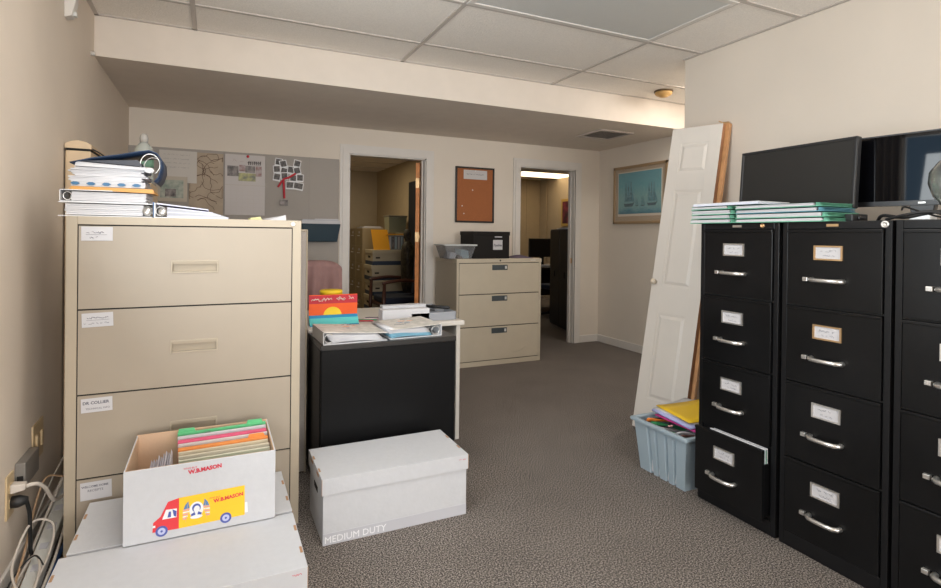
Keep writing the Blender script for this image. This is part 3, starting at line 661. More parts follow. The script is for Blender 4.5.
g.text('MEDIUM DUTY', .038, lt, faceY(-hx_+.012, -hy_+.0047, .008), .0002); g.build('printed_band', md)
MB().scrawl(hx_-.045, hx_-.012, 0, .006, redi, faceY(0, -hy_-.0006, .245), .0007, 3).build('lid_print', md)
fb, hx_, hy_ = record_box('white record box nearest the viewer at the bottom left', -.42, .262, 1.672, 2.020, .25)
MB().scrawl(hx_-.045, hx_-.012, 0, .006, redi, faceY(0, -hy_-.0006, .23), .0007, 5).build('lid_print', fb)
bb, hx_, hy_ = record_box('white record box against the tan cabinet under the open carton', -.405, .262, 2.035, 2.392, .25)

# ---------------------------------------------------------------- open carton with truck print
OX0, OX1, OY0, OY1, OZ0, OZ1 = -.253, .200, 2.006, 2.338, .2515, .489
t = thing('open_carton', 'open white carton with yellow delivery truck print full of folders', 'carton', (0, OY0, OZ0))
OD, OH = OY1-OY0, OZ1-OZ0; c_ = .004; sl = .035
g = MB()
def wallh(x0, x1, y0, y1, shift0, shift1, mo, mi_):
    pass
# front leans out slightly at the top
g.hexa([(OX0, 0, 0), (OX1, 0, 0), (OX1, c_, 0), (OX0, c_, 0), (OX0, -sl*0, OH), (OX1, -sl*0, OH), (OX1, c_, OH), (OX0, c_, OH)], card)
g.box(OX0, OX1, OD-c_, OD, 0, OH+.004, card)
g.box(OX0, OX0+c_, c_, OD-c_, 0, OH, card).box(OX1-c_, OX1, c_, OD-c_, 0, OH, card).box(OX0, OX1, 0, OD, 0, .003, card)
g.build('outer_walls', t, bevel=.001)
g = MB().box(OX0+c_, OX1-c_, OD-c_-.002, OD-c_, .003, OH+.004, kraft).box(OX0+c_, OX0+c_+.002, c_, OD-c_-.002, .003, OH, kraft).box(OX1-c_-.002, OX1-c_, c_, OD-c_-.002, .003, OH, kraft).box(OX0+c_, OX1-c_, c_, c_+.002, .003, OH, kraft)
g.box(OX0+.001, OX1-.001, OD-c_, OD, OH+.004, OH+.0055, kraft)
g.build('lining', t)
# truck artwork, real world x/z
tr_r, tr_y = mat('truck_red', (.72, .04, .05), .5), mat('truck_yellow', (.92, .55, .02), .5)
tr_b, tr_l = mat('truck_blue', (.07, .10, .38), .5), mat('truck_lilac', (.52, .55, .78), .5)
tr_f, tr_p = mat('flag_blue', (.10, .22, .45), .5), mat('flag_pink', (.75, .35, .38), .5)
art = MB()
def pl(pts, m, k): art.prism([(a, b-OZ0) for a, b in pts], -.0004*k-.0004, -.0002, m, 'y')
def el(cx_, cz_, rx_, rz_, m, k, n=20): pl([(cx_+rx_*math.cos(6.2832*i/n), cz_+rz_*math.sin(6.2832*i/n)) for i in range(n)], m, k)
pl([(-.097, .379), (.101, .384), (.102, .283), (-.097, .279)], tr_y, 1)
pl([(-.172, .281), (-.170, .312), (-.150, .328), (-.129, .372), (-.097, .379), (-.097, .279)], tr_r, 1)
pl([(-.134, .348), (-.103, .346), (-.104, .318), (-.145, .318)], lt, 2)
pl([(-.126, .340), (-.120, .340), (-.120, .322), (-.130, .322)], tr_b, 3); pl([(-.116, .346), (-.104, .338), (-.105, .320), (-.112, .324)], tr_b, 3)
pl([(-.172, .296), (-.164, .296), (-.164, .303), (-.171, .303)], lt, 2)
pl([(.102, .290), (.112, .290), (.110, .325), (.102, .325)], lt, 1)
for wx, wz in ((-.146, .281), (.043, .285)):
    el(wx, wz, .0175, .0175, tr_b, 3); el(wx, wz, .011, .011, tr_l, 4); el(wx, wz, .0035, .0035, tr_b, 5)
for s, cx_ in ((-1, -.074), (1, -.018)):
    q = lambda a, b: (cx_+s*a, b)
    pl([q(-.004, .363), q(.006, .350), q(.010, .338), q(-.008, .340)], tr_f, 3)
    for k in range(5): pl([q(-.008+.002*k, .338-.007*k), q(.012, .337-.007*k), q(.012, .333-.007*k), q(-.008+.002*k, .334-.007*k)], tr_p if k % 2 == 0 else lt, 3)
    pl([q(-.004, .360), q(-.003, .360), q(.004, .295), q(.003, .295)], brass, 4)
el(-.046, .331, .021, .026, lt, 2); el(-.046, .337, .013, .014, tr_b, 3); el(-.045, .333, .009, .011, lt, 4)
pl([(-.062, .318), (-.052, .324), (-.046, .312), (-.040, .324), (-.030, .318), (-.032, .306), (-.060, .306)], tr_b, 3); pl([(-.050, .322), (-.042, .322), (-.044, .306), (-.048, .306)], lt, 4); el(-.046, .308, .018, .006, lt, 5)
art.text('W.B.MASON', .0165, tr_r, faceY(.006, -.0012, .343-OZ0) @ Matrix.Rotation(.09, 4, 'Z'), .0002, bold=.045)
art.text('WHO BUT', .0072, tr_r, faceY(-.008, -.0012, .358-OZ0), .0002)
art.text('W.B.MASON', .0180, redi, faceY(-.070, -.0012, .452-OZ0) @ Matrix.Rotation(.07, 4, 'Z'), .0002, bold=.05)
art.text('WHO BUT', .0085, redi, faceY(-.085, -.0012, .469-OZ0), .0002)
art.build('printed_truck', t)
# folders standing in the carton
fcols = [('green tabbed', (.12, .50, .22)), ('white', (.60, .58, .60)), ('pink', (.70, .10, .20)), ('pale white', (.62, .56, .54)), ('orange', (.75, .26, .06)), ('cream', (.62, .53, .38)), ('manila', (.60, .54, .42)), ('ivory', (.60, .58, .46)), ('lime', (.42, .60, .26))]
n = len(fcols)
for i, (nm, c) in enumerate(fcols):
    m = mat('folder_'+nm.replace(' ', '_'), c, .65)
    yb = OY1-.018-.0285*i; lean_ = -.015
    zt = OZ1+.010-.0042*i
    x0, x1 = OX0+.135+.002*i, OX1-.010-.001*(i % 3)
    th = .024 if i in (2, 4) else .012
    g = MB().hexa([(x0, yb-th, OZ0+.006), (x1, yb-th, OZ0+.006), (x1, yb, OZ0+.006), (x0, yb, OZ0+.006), (x0, yb-th+lean_, zt-.004), (x1, yb-th+lean_, zt), (x1, yb-.002+lean_, zt), (x0, yb-.002+lean_, zt-.004)], m)
    tabx = x0+.01 if i in (0, 8) else None
    if i in (0, 4): g.hexa([(x1-.07, yb-.004+lean_, zt-.002), (x1-.01, yb-.004+lean_, zt-.002), (x1-.01, yb-.002+lean_, zt-.002), (x1-.07, yb-.002+lean_, zt-.002), (x1-.065, yb-.004+lean_, zt+.012), (x1-.015, yb-.004+lean_, zt+.012), (x1-.015, yb-.002+lean_, zt+.012), (x1-.065, yb-.002+lean_, zt+.012)], m)
    if i == 0: g.hexa([(x0+.0, yb-.004+lean_, zt-.004), (x0+.06, yb-.004+lean_, zt-.004), (x0+.06, yb-.002+lean_, zt-.004), (x0+.0, yb-.002+lean_, zt-.004), (x0+.004, yb-.004+lean_, zt+.010), (x0+.055, yb-.004+lean_, zt+.010), (x0+.055, yb-.002+lean_, zt+.010), (x0+.004, yb-.002+lean_, zt+.010)], m)
    if i == 1: g.box(x0+.09, x0+.11, yb-.008+lean_, yb-.004+lean_, zt, zt+.0015, ink)
    tag(g.build('file_folder', bevel=.001), '%s file folder in the truck carton, %s' % (nm, 'at the back' if i == 0 else 'nearest the printed front' if i == n-1 else 'behind the %s one' % fcols[i+1][0]), 'folder', 'file folders in the open carton')
g = MB(); r = random.Random(9)
cr = mat('crumpled_grey_paper', (.62, .58, .62), .8)
for k in range(9):
    x_ = OX0+.065+k*.0075; hz = OZ1-.035+r.uniform(-.006, .006)+.0035*k
    g.hexa([(x_, OY0+.02, OZ0+.006), (x_+.005, OY0+.02, OZ0+.006), (x_+.005, OY0+.18, OZ0+.006), (x_, OY0+.18, OZ0+.006), (x_-.004, OY0+.02, hz-.01), (x_+.002, OY0+.02, hz), (x_+.001, OY0+.17, hz-.01), (x_-.003, OY0+.17, hz)], cr)
tag(g.build('loose_papers'), 'loose grey papers standing at the left inside the truck carton', 'papers', kind='stuff')

# ---------------------------------------------------------------- left wall power outlets, cables
ivo = mat('ivory_plastic', (.62, .47, .28), .4); grm = mat('grey_metal_box', (.27, .25, .23), .4, .3)
wcab = mat('white_cable', (.62, .56, .50), .5)
t = thing('wall_outlet', 'ivory outlet plate nearest the viewer with white and black plugs', 'outlet', (XL, 2.385, .325), 0, 'ivory outlet plates on the left wall')
MB().box(0, .006, -.036, .036, -.075, .075, ivo).build('plate', t, bevel=.002)
for z_ in (.026, -.026): MB().box(.006, .009, -.017, .017, z_-.016, z_+.016, ivo).build('socket', t, bevel=.002)
t = thing('wall_outlet', 'ivory switch plate behind the grey box on the left wall', 'outlet', (XL, 2.715, .405), 0, 'ivory outlet plates on the left wall')
MB().box(0, .006, -.07, .07, -.075, .075, ivo).build('plate', t, bevel=.002)
for y_ in (-.0325, .0325): MB().box(.006, .014, y_-.0125, y_+.0125, -.03, .03, ivo).build('switch', t, bevel=.002)
t = thing('surge_box', 'grey metal box fixed to the wall between the ivory plates', 'power box', (XL, 2.53, .365))
MB().box(.001, .032, -.085, .085, -.045, .045, grm).build('housing', t, bevel=.003)
MB().box(.008, .026, -.0865, -.085, -.035, .0, dark).build('socket', t)
t = thing('white_plug', 'white plug and thick cord in the near outlet', 'plug', (XL, 2.385, .350))
MB().hexa([(.009, -.02, -.016), (.05, -.014, -.010), (.05, .014, -.010), (.009, .02, -.016), (.009, -.02, .016), (.05, -.014, .012), (.05, .014, .012), (.009, .02, .016)], wcab).build('plug_body', t, bevel=.004)
MB().tube(catmull([(.05, 0, .0), (.075, .02, -.005), (.09, .06, -.04), (.095, .12, -.10), (.1, .16, -.13), (.115, .22, -.14)]), .007, wcab).build('plug_cord', t)
t = thing('black_plug', 'black plug and cord hanging under the white plug', 'plug', (XL, 2.385, .300))
MB().lathe([(0, 0), (.02, 0), (.021, .02), (.012, .045), (0, .047)], rub, X=Matrix.Translation((.009, 0, 0)) @ Matrix.Rotation(math.pi/2, 4, 'Y')).build('plug_body', t)
MB().tube(catmull([(.05, .0, 0), (.055, .02, -.06), (.052, .04, -.15), (.055, .05, -.22), (.075, .08, -.24), (.10, .11, -.23)]), .0065, rub).build('plug_cord', t)
t = thing('power_strip', 'long white metal power strip beside the tan cabinet', 'power strip', (0, 0, 0))
d_ = (Vector((-.545, 2.90, .20))-Vector((-.555, 2.22, .02))); X = Matrix.Translation((-.555, 2.22, .02)) @ d_.to_track_quat('Y', 'Z').to_matrix().to_4x4()
ln = d_.length
MB().box(-.024, .024, 0, ln, -.02, .02, mat('strip_white', (.60, .60, .57), .4), X).build('housing', t, bevel=.003)
for k in range(5): MB().box(-.013, .013, .12+k*.1, .15+k*.1, .02, .0215, greyb, X).build('socket', t)
cw = ['white cable on the floor beside the power strip, %s' % s for s in ('arching highest over it', 'nearest the wall', 'looping over the strip', 'rising behind the strip', 'thinnest of them')]
paths = [[(-.56, 2.17, .10), (-.60, 2.28, .13), (-.585, 2.42, .20), (-.53, 2.46, .17), (-.515, 2.36, .12), (-.53, 2.22, .07)], [(-.60, 2.15, .02), (-.60, 2.35, .03), (-.585, 2.55, .12), (-.56, 2.72, .22), (-.535, 2.85, .32)],
         [(-.52, 2.15, .06), (-.53, 2.3, .10), (-.57, 2.38, .10), (-.60, 2.3, .05), (-.62, 2.16, .03)],
         [(-.515, 2.12, .03), (-.513, 2.4, .06), (-.512, 2.6, .14), (-.512, 2.75, .24), (-.510, 2.88, .40)],
         [(-.62, 2.2, .02), (-.61, 2.42, .06), (-.62, 2.6, .12), (-.60, 2.78, .22), (-.57, 2.95, .30)]]
for i, p in enumerate(paths): tag(MB().tube(catmull(p), (.004, .0055, .004, .005, .003)[i], wcab).build('white_cable'), cw[i], 'cable', 'white cables beside the power strip')
tag(MB().tube(catmull([(-.52, 2.30, .10), (-.56, 2.36, .11), (-.60, 2.32, .08), (-.625, 2.2, .03), (-.62, 2.1, .02)]), .0028, rub).build('black_cable'), 'thin black cable curling over the power strip', 'cable')
tag(MB().tube(catmull([(-.585, 2.1, .015), (-.59, 2.3, .015), (-.60, 2.5, .03), (-.60, 2.7, .05)]), .006, mat('tan_cable', (.55, .36, .22), .5)).build('tan_cable'), 'tan cable lying at the foot of the left wall', 'cable')
tag(MB().tube(catmull([(-.575, 2.12, .06), (-.60, 2.4, .10), (-.615, 2.6, .19), (-.60, 2.68, .26), (-.55, 2.72, .24)]), .004, mat('tan_cable', (.55, .36, .22), .5)).build('phone_cable'), 'beige thin cable arching by the left wall', 'cable')
tag(MB().tube(catmull([(-.53, 2.15, .015), (-.52, 2.4, .02), (-.525, 2.7, .02), (-.53, 3.0, .02)]), .007, colr('blue_cable', (.04, .12, .35))).build('blue_cable'), 'blue cable on the floor under the power strip', 'cable')

# ---------------------------------------------------------------- black desk return and white desk
t = thing('black_desk', 'black desk return with glossy end panel behind the MEDIUM DUTY box', 'desk', (.459, 2.62, 0))
dblk = mat('black_laminate', (.007, .007, .0075), .30, bump=.05, bscale=300, spec=.16)
dtop = mat('black_laminate_top', (.022, .020, .019), .28)
MB().box(0, .70, 0, .38, .690, .716, dtop).build('top', t, bevel=.003)
MB().box(.004, .696, .004, .022, 0.02, .690, dblk).build('modesty_panel', t, bevel=.002)
MB().box(0.0, .02, .022, .37, 0, .690, dblk).build('side_panel', t, bevel=.002); MB().box(.68, .70, .022, .37, 0, .690, dblk).build('side_panel', t, bevel=.002)
t = thing('white_desk', 'off-white desk behind the black desk, with paper trays on top', 'desk', (.46, 3.01, 0))
wlam = mat('off_white_laminate', (.66, .62, .57), .45, var=.02)
MB().box(0, .925, 0, .76, .700, .728, wlam).build('top', t, bevel=.004)
MB().box(.880, .905, .02, .74, 0, .70, wlam).build('side_panel', t, bevel=.002); MB().box(.01, .035, .02, .74, 0, .70, wlam).build('side_panel', t, bevel=.002)
MB().box(.035, .88, .70, .72, .25, .70, wlam).build('modesty_panel', t)
# binders on the black desk
ZD_ = .716
mapm = mat('printed_cover', (.62, .60, .55), .45, var=.12, vscale=25, c2=(.70, .66, .62))
def desk_binder(label, x0, x1, y0, y1, spine_left, inner, seed, rz):
    cx_, cy_ = (x0+x1)/2, (y0+y1)/2; hx_, hy_ = (x1-x0)/2, (y1-y0)/2; s = -1 if spine_left else 1
    t = thing('white_binder', label, 'binder', (cx_, cy_, ZD_+.0005), rz, 'white binders on the black desk')
    zl, zr = (.062, .040) if spine_left else (.050, .062)
    g = MB().box(-hx_, hx_, -hy_, hy_, 0, .003, wb)
    g.hexa([(-hx_, -hy_, zl-.003), (hx_, -hy_, zr-.003), (hx_, hy_, zr-.003), (-hx_, hy_, zl-.003), (-hx_, -hy_, zl), (hx_, -hy_, zr), (hx_, hy_, zr), (-hx_, hy_, zl)], mapm)
    g.box(*((-hx_, -hx_+.003) if spine_left else (hx_-.003, hx_)), -hy_, hy_, 0, zl if spine_left else zr, wb)
    rr = random.Random(seed)
    for k in range(4):
        g.scrawl(-hx_+.05+.03*k, -hx_+.12+.04*k, -.06+.05*k, .012, [ink, tr_f, orr, ink][k], Matrix.Translation((0, 0, (zl+zr)/2+.002)), .001, seed+k)
    g.build('cover', t)
    g = MB(); nP = 7
    for k in range(nP):
        z0 = .004+k*(min(zl, zr)-.010)/nP
        def f(u, v, k=k, z0=z0): return ((-hx_+.045 if spine_left else -hx_+.01)+u*(2*hx_-.065)-.004*k, -hy_+.006+v*(2*hy_-.02), z0+.010*math.sin(u*3.1+k*.2)*(1-u)+.003)
        g.grid(f, 10, 1, inner if k < 3 else white)
    g.build('pages', t, solid=.0035)
    for y_ in (-hy_+.012, 0.0):
        pts = [(s*(hx_-.030)+.022*math.cos(q), y_, .028+.022*math.sin(q)) for q in [6.2832*k/16 for k in range(17)]]
        MB().tube(pts, .002, chrome, 6).build('ring', t)
desk_binder('white ring binder at the left end of the black desk, rings showing', .468, .785, 2.632, 2.90, True, white, 21, .03)
desk_binder('white ring binder with blue pages beside the first, spine to the right', .80, 1.085, 2.655, 2.945, False, colr('blue_pages', (.20, .42, .55)), 31, .05)
# colourful sunset poster, standing on the white desk and folded at the foot
ZW = .728
t = thing('sunset_poster', 'orange poster of a yellow sun over blue waves standing on the desk', 'poster', (.622, 3.155, ZW))
po, ps, pb, pt = colr('poster_orange', (.90, .11, .01)), colr('poster_sun', (.92, .62, .02)), colr('poster_blue', (.01, .25, .50)), colr('poster_teal', (.10, .55, .55))
hw = .137
MB().box(-hw, hw, 0, .003, .045, .170, po).box(-hw, hw, -.0006, 0, .120, .166, rd).build('board', t)
MB().prism([(-.005+.052*math.cos(q), .050+.050*math.sin(q)) for q in [math.pi*k/16 for k in range(17)]], -.0018, -.0004, ps, 'y').build('sun', t)
g = MB()
for k, (z0, z1, y0, m) in enumerate(((.040, .055, -.004, pb), (.020, .040, -.020, pt), (.006, .020, -.035, pt), (0, .006, -.042, pb))):
    g.hexa([(-hw, y0-.012, z0), (hw, y0-.012, z0), (hw, .003, z0), (-hw, .003, z0), (-hw, y0, z1), (hw, y0, z1), (hw, .003, z1), (-hw, .003, z1)], m)
g.build('waves', t)
g = MB(); g.scrawl(-.122, -.004, .136, .018, mat('cream_letters', (.85, .70, .62), .6), faceY(0, -.0024, 0), .0020, 47); g.scrawl(.018, .122, .138, .018, mat('cream_letters', (.85, .70, .62), .6), faceY(0, -.0024, 0), .0020, 49); g.scrawl(-.125, -.0, .132, .022, mat('cream_letters', (.85, .70, .62), .6), faceY(0, -.002, 0), .0024, 41); g.scrawl(.015, .12, .136, .024, mat('cream_letters', (.85, .7, .62), .6), faceY(0, -.002, 0), .0024, 44); g.build('lettering', t)
t = thing('yellow_tub', 'yellow plastic lid peeking over the sunset poster', 'tub', (.63, 3.27, ZW))
MB().lathe([(0, 0), (.052, 0), (.06, .16), (0, .16)], trimw, n=28).build('body', t); MB().lathe([(0, .160), (.066, .160), (.066, .182), (.062, .186), (0, .186)], ps, n=28).build('lid', t)
# envelope boxes
t = thing('envelope_box', 'open white box of envelopes on the white desk', 'box', (1.03, 3.10, ZW))
MB().box(-.145, .145, -.04, .05, 0, .078, white).build('body', t, bevel=.002); 
MB().hexa([(-.125, .05, .03), (.15, .05, .03), (.15, .09, .03), (-.125, .09, .03), (-.125, .03, .094), (.15, .03, .094), (.15, .09, .094), (-.125, .09, .094)], card).build('envelopes', t, bevel=.002)
# desk tray
t = thing('desk_tray', 'grey plastic desk tray holding pens on the white desk', 'tray', (1.205, 3.26, ZW))
gtray = mat('grey_tray', (.30, .31, .34), .4)
a, b = .145, .20
MB().box(-a, a, -b, b, 0, .004, gtray).box(-a, a, -b, -b+.006, 0, .05, gtray).box(-a, a, b-.006, b, 0, .05, gtray).box(-a, -a+.006, -b, b, 0, .05, gtray).box(a-.006, a, -b, b, 0, .05, gtray).box(-a, a, -.02, -.014, 0, .045, gtray).build('tray_body', t, bevel=.002)
pens = [('black stapler on the desk tray, nearest the corner', rub, (1.29, 3.18), 2.4, .13, .011), ('black marker pen crossing the tray behind the stapler', rub, (1.24, 3.25), 2.0, .14, .008), ('white marker pen in the desk tray', white, (1.20, 3.17), 1.5, .12, .007), ('dark pen in the desk tray beside the envelopes', bez_m, (1.17, 3.12), 2.8, .12, .006), ('long black ruler lying across the back of the tray', rub, (1.22, 3.34), 2.1, .22, .007)]
for i, (lb, m, (x_, y_), an, l_, r_) in enumerate(pens):
    dx, dy = math.cos(an)*l_/2, math.sin(an)*l_/2; nm = 'stapler' if 'stapler' in lb else 'ruler' if 'ruler' in lb else 'pen'
    o = MB().tube([(x_-dx, y_-dy, ZW+.052+r_), (x_-dx*.8, y_-dy*.8, ZW+.053+r_), (x_+dx*.8, y_+dy*.8, ZW+.055+r_), (x_+dx, y_+dy, ZW+.055+r_)], [r_*.6, r_, r_, r_*.5], m, 8).build(nm)
    tag(o, lb, nm)
rr = random.Random(12)
for i, (c, nm) in enumerate((((.55, .05, .08), 'red'), ((.10, .35, .18), 'green'), ((.85, .60, .65), 'pink'), ((.10, .10, .12), 'black'))):
    x_, y_ = .80+.03*i, 3.17+.03*i
    tag(MB().tube([(x_-.05, y_+.02, ZW+.006), (x_+.05, y_-.01, ZW+.006), (x_+.06, y_-.013, ZW+.006)], [.005, .005, .001], colr(nm+'_pencil', c), 6).build('pencil'), '%s pencil lying on the white desk between poster and envelopes' % nm, 'pencil', 'loose pencils on the white desk')

# ---------------------------------------------------------------- chair with mauve jacket behind the desk
t = thing('office_chair', 'office chair behind the white desk under a mauve jacket', 'chair', (.78, 4.25, 0))
gch = mat('grey_chair_fabric', (.20, .18, .18), .9)
MB().prism([(-.22, -.03), (.22, -.03), (.24, 0), (.22, .03), (-.22, .03), (-.24, 0)], .55, 1.0, gch).build('backrest', t, bevel=.02)
MB().box(-.24, .24, 0.03, .48, .42, .49, gch).build('seat', t, bevel=.02)
MB().tube([(0, .25, .42), (0, .25, .12)], .025, rub).build('post', t)
for k in range(5):
    q = 6.2832*k/5; MB().tube([(0, .25, .12), (.27*math.cos(q), .25+.27*math.sin(q), .06)], [.025, .015], rub).build('leg', t)
    MB().tube([(.27*math.cos(q)-.012, .25+.27*math.sin(q), .03), (.27*math.cos(q)+.012, .25+.27*math.sin(q), .03)], .028, rub, 12).build('caster', t)
mauve = mat('mauve_cloth', (.34, .20, .19), .9, bump=.3, bscale=150, var=.08)
def jac(u, v):
    x = -.27+.54*u; s_ = v*1.0
    fold = .022*math.sin(u*19+1+v)+.014*math.sin(u*34+v*3)
    e = -.05*abs(2*u-1)**4
    if s_ < .12: q = s_/.12; return (x, .045-.09*q, 1.03+.014*math.sin(q*3.14)+e)
    q = (s_-.12)/.88; return (x*(1+.05*q), -.055-.018*q+fold*(.3+q), 1.028-q*.62+e)
jk = tag(MB().grid(jac, 44, 30, mauve).build('jacket', solid=.008), 'mauve jacket draped over the chair back behind the desk', 'jacket'); jk.location = (.78, 4.25, 0)

t.location.x = jk.location.x = .685; t.scale.x = jk.scale.x = .76; jk.location.z = -.005
# ---------------------------------------------------------------- back wall: fabric board and what is pinned to it
pin = mat('pinboard_fabric', (.40, .365, .335), .95, bump=.4, bscale=400, var=.03, vscale=300)
BF = YB-.028
t = thing('pinboard', 'long grey fabric pinboard on the back wall left of the doorway', 'pinboard', (.21, YB, 0))
MB().box(-.85, .855, -.024, -.001, .90, 1.95, pin).build('board', t, bevel=.003)
for x_ in (-.14, .58): MB().box(x_-.002, x_+.002, -.0255, -.024, .90, 1.95, fab).build('seam', t)
def wallpaperthing(name, label, cat, x0, x1, z0, z1, m, layer=0, fn=None, rz=0.0):
    t = thing(name, label, cat, ((x0+x1)/2, BF-.001-.003*layer, (z0+z1)/2))
    a, b = (x1-x0)/2, (z1-z0)/2; g = MB().box(-a, a, -.0015, .0, -b, b, m); X = faceY(0, -.0018, 0)
    if fn: fn(g, a, b, X)
    g.build('sheet', t); return t
pap = mat('aged_paper', (.62, .58, .54), .8)
ph = mat('photo_dark', (.07, .06, .06), .5, var=.3, vscale=22, c2=(.24, .21, .20))
phg = mat('photo_green', (.22, .30, .25), .5, var=.2, vscale=14, c2=(.42, .42, .36)); phr = mat('photo_red', (.30, .11, .09), .5, var=.3, vscale=22, c2=(.36, .30, .30)); phy = mat('photo_yellow', (.20, .21, .18), .5, var=.3, vscale=22, c2=(.42, .40, .16))
def f_wb(g, a, b, X):
    for k in range(4): g.scrawl(-a+.03, a-.05, b-.04-.035*k, .01, mat('faint_ink', (.35, .33, .33), .8), X, .0012, 60+k)
wallpaperthing('notice_sheet', 'large white handwritten notice pinned at the left of the board', 'notice', -.42, -.14, 1.66, 1.928, pap, 2, f_wb)
def f_ph(g, a, b, X): g.box(-a+.03, a-.03, -b+.03, b-.03, .0003, .0012, phg, X); g.box(-.05, .03, -b+.04, .0, .0013, .0018, ph, X)
wallpaperthing('framed_print', 'green toned photo print below the white notice on the board', 'print', -.44, -.21, 1.50, 1.71, mat('beige_mat', (.52, .46, .38), .7), 3, f_ph)
mapp = mat('tan_map_paper', (.46, .37, .28), .8, var=.06, vscale=12)
mapl = mat('map_line', (.13, .08, .055), .8)
def f_map(g, a, b, X):
    r = random.Random(5)
    for k in range(26):
        x, y = r.uniform(-a+.02, a-.02), r.uniform(-b+.02, b-.02); p = [(x, y, 0)]; q = r.uniform(0, 6)
        for j in range(6):
            q += r.uniform(-.9, .9); x = max(-a+.008, min(a-.008, x+.03*math.cos(q))); y = max(-b+.008, min(b-.008, y+.03*math.sin(q))); p.append((x, y, 0))
        g.tube(catmull(p, 3), .0024, mapl, 4, X)
wallpaperthing('town_map', 'tan map of winding streets pinned between notice and calendar', 'map', -.20, .065, 1.36, 1.925, mapp, 1, f_map)
def f_cal(g, a, b, X):
    g.box(-a, a, -.005, .001, .0004, .0012, gridm, X)
    for (x0, x1, y0, y1, m) in ((-.145, -.055, .075, .165, ph), (-.05, .0, .12, .175, phr), (.0, .08, .11, .17, ph), (.085, .135, .08, .17, phr), (-.055, .085, .035, .105, phy)): g.box(x0, x1, y0, y1, .0004, .0014, m, X)
    for k in range(7): g.tube([(.02+.016*k, .195, .001), (.03+.016*k, .215, .001), (.026+.016*k, .18, .001)], .004, ph, 5, X)
    g.scrawl(-.10, -.01, .195, .03, phr, X, .0015, 70)
    for k in range(1, 7): g.box(-a+.01, a-.01, -b+.035*k, -b+.035*k+.001, .0003, .0006, gridm, X)
    for k in range(1, 7): g.box(-a+2*a*k/7, -a+2*a*k/7+.001, -b+.01, -.02, .0003, .0006, gridm, X)
cal = wallpaperthing('wall_calendar', 'white wall calendar with photo page hung by a red pin', 'calendar', .078, .405, 1.40, 1.93, mat('calendar_paper', (.60, .56, .55), .8), 1, f_cal)
MB().lathe([(0, 0), (.010, 0), (.012, .008), (.009, .014), (0, .015)], rd, X=faceY(.02, -.002, .252)).build('push_pin', cal)
col_ = thing('photo_collage', 'collage of small black and white photos with a red ribbon', 'collage', (.605, BF-.002, 1.76))
r = random.Random(8); k = 0
pos = [(-.085, .125), (-.045, .11), (.075, .12), (-.10, .06), (-.04, .045), (.02, .06), (.075, .055), (-.10, -.01), (-.035, .0), (.04, -.015), (.10, -.01), (.02, -.08), (.085, -.085)]
for x_, z_ in pos:
    X = faceY(x_, -.0015-.0011*k, z_) @ Matrix.Rotation(r.uniform(-.25, .25), 4, 'Z'); k += 1
    w_ = .032 if z_ > -.05 else .045
    MB().box(-w_, w_, -.036, .036, 0, .001, lt, X).box(-w_+.007, w_-.007, -.022, .029, .001, .0014, mat('photo_black', (.03, .025, .025), .5, var=.3, vscale=50, c2=(.10, .085, .08)), X).build('photo', col_)
MB().tube(catmull([(-.09, -.02, -.10), (-.045, -.022, -.03), (.0, -.024, -.01), (.06, -.022, .03)]), .009, rd, 6).tube(catmull([(-.045, -.022, -.03), (-.04, -.023, -.12), (-.035, -.02, -.20)]), .009, rd, 6).build('ribbon', col_)
MB().box(-.075, -.005, -.016, -.013, -.265, -.215, ph).build('charm', col_)
# wall pocket with papers
t = thing('wall_file_pocket', 'dark teal file pocket holding papers on the pinboard', 'file pocket', (.885, BF-.002, 1.17))
teal = mat('teal_plastic', (.010, .035, .055), .4)
MB().hexa([(-.155, -.08, .0), (.15, -.08, .0), (.15, 0, 0), (-.155, 0, 0), (-.172, -.11, .165), (.175, -.11, .165), (.175, 0, .165), (-.172, 0, .165)], teal).build('pocket', t, bevel=.004)
MB().box(-.172, .17, -.10, -.06, .166, .195, white).box(-.05, .165, -.058, -.03, .166, .212, white).box(-.16, .165, -.06, -.058, .166, .205, greyb).build('papers', t)
t = thing('loose_notes', 'crumpled white and yellow notes on the tan cabinet top at right', 'notes', (.24, TY+.22, TH))
MB().hexa([(-.04, 0, 0), (.06, 0, 0), (.06, .08, 0), (-.04, .08, 0), (-.02, 0, .004), (.06, .02, .030), (.05, .08, .028), (-.04, .08, .010)], white).build('white_note', t); MB().hexa([(-.10, .02, 0), (-.04, .02, 0), (-.04, .07, 0), (-.10, .07, 0), (-.09, .02, .014), (-.05, .02, .020), (-.05, .07, .018), (-.10, .07, .012)], colr('note_yellow', (.72, .68, .35))).build('yellow_note', t)

# cork board
t = thing('cork_board', 'black framed cork board on the back wall between the doorways', 'cork board', (2.50, YB, 1.673))
cork = mat('cork', (.36, .125, .045), .9, bump=.4, bscale=250, var=.25, vscale=180)
a, b, f_ = .227, .294, .018; blkw = mat('black_wood_frame', (.012, .010, .010), .4)
MB().box(-a, a, -.022, -.001, b-f_, b, blkw).box(-a, a, -.022, -.001, -b, -b+f_, blkw).box(-a, -a+f_, -.022, -.001, -b, b, blkw).box(a-f_, a, -.022, -.001, -b, b, blkw).build('frame', t, bevel=.002)
MB().box(-a+f_, a-f_, -.012, -.001, -b+f_, b-f_, cork).build('cork_sheet', t)
g = MB().box(-.135, .14, -.015, -.012, .165, .262, mat('notice_white', (.58, .56, .56), .8)); g.scrawl(-.10, .10, .21, .014, ink, faceY(0, -.0155, 0), .0016, 81); g.build('notice', t)
for x_, z_ in ((0, .255), (-.03, .05), (-.15, -.12), (-.13, -.2)): MB().lathe([(0, 0), (.006, 0), (.006, .006), (0, .008)], lt, X=faceY(x_, -.012, z_), n=10).build('push_pin', t)
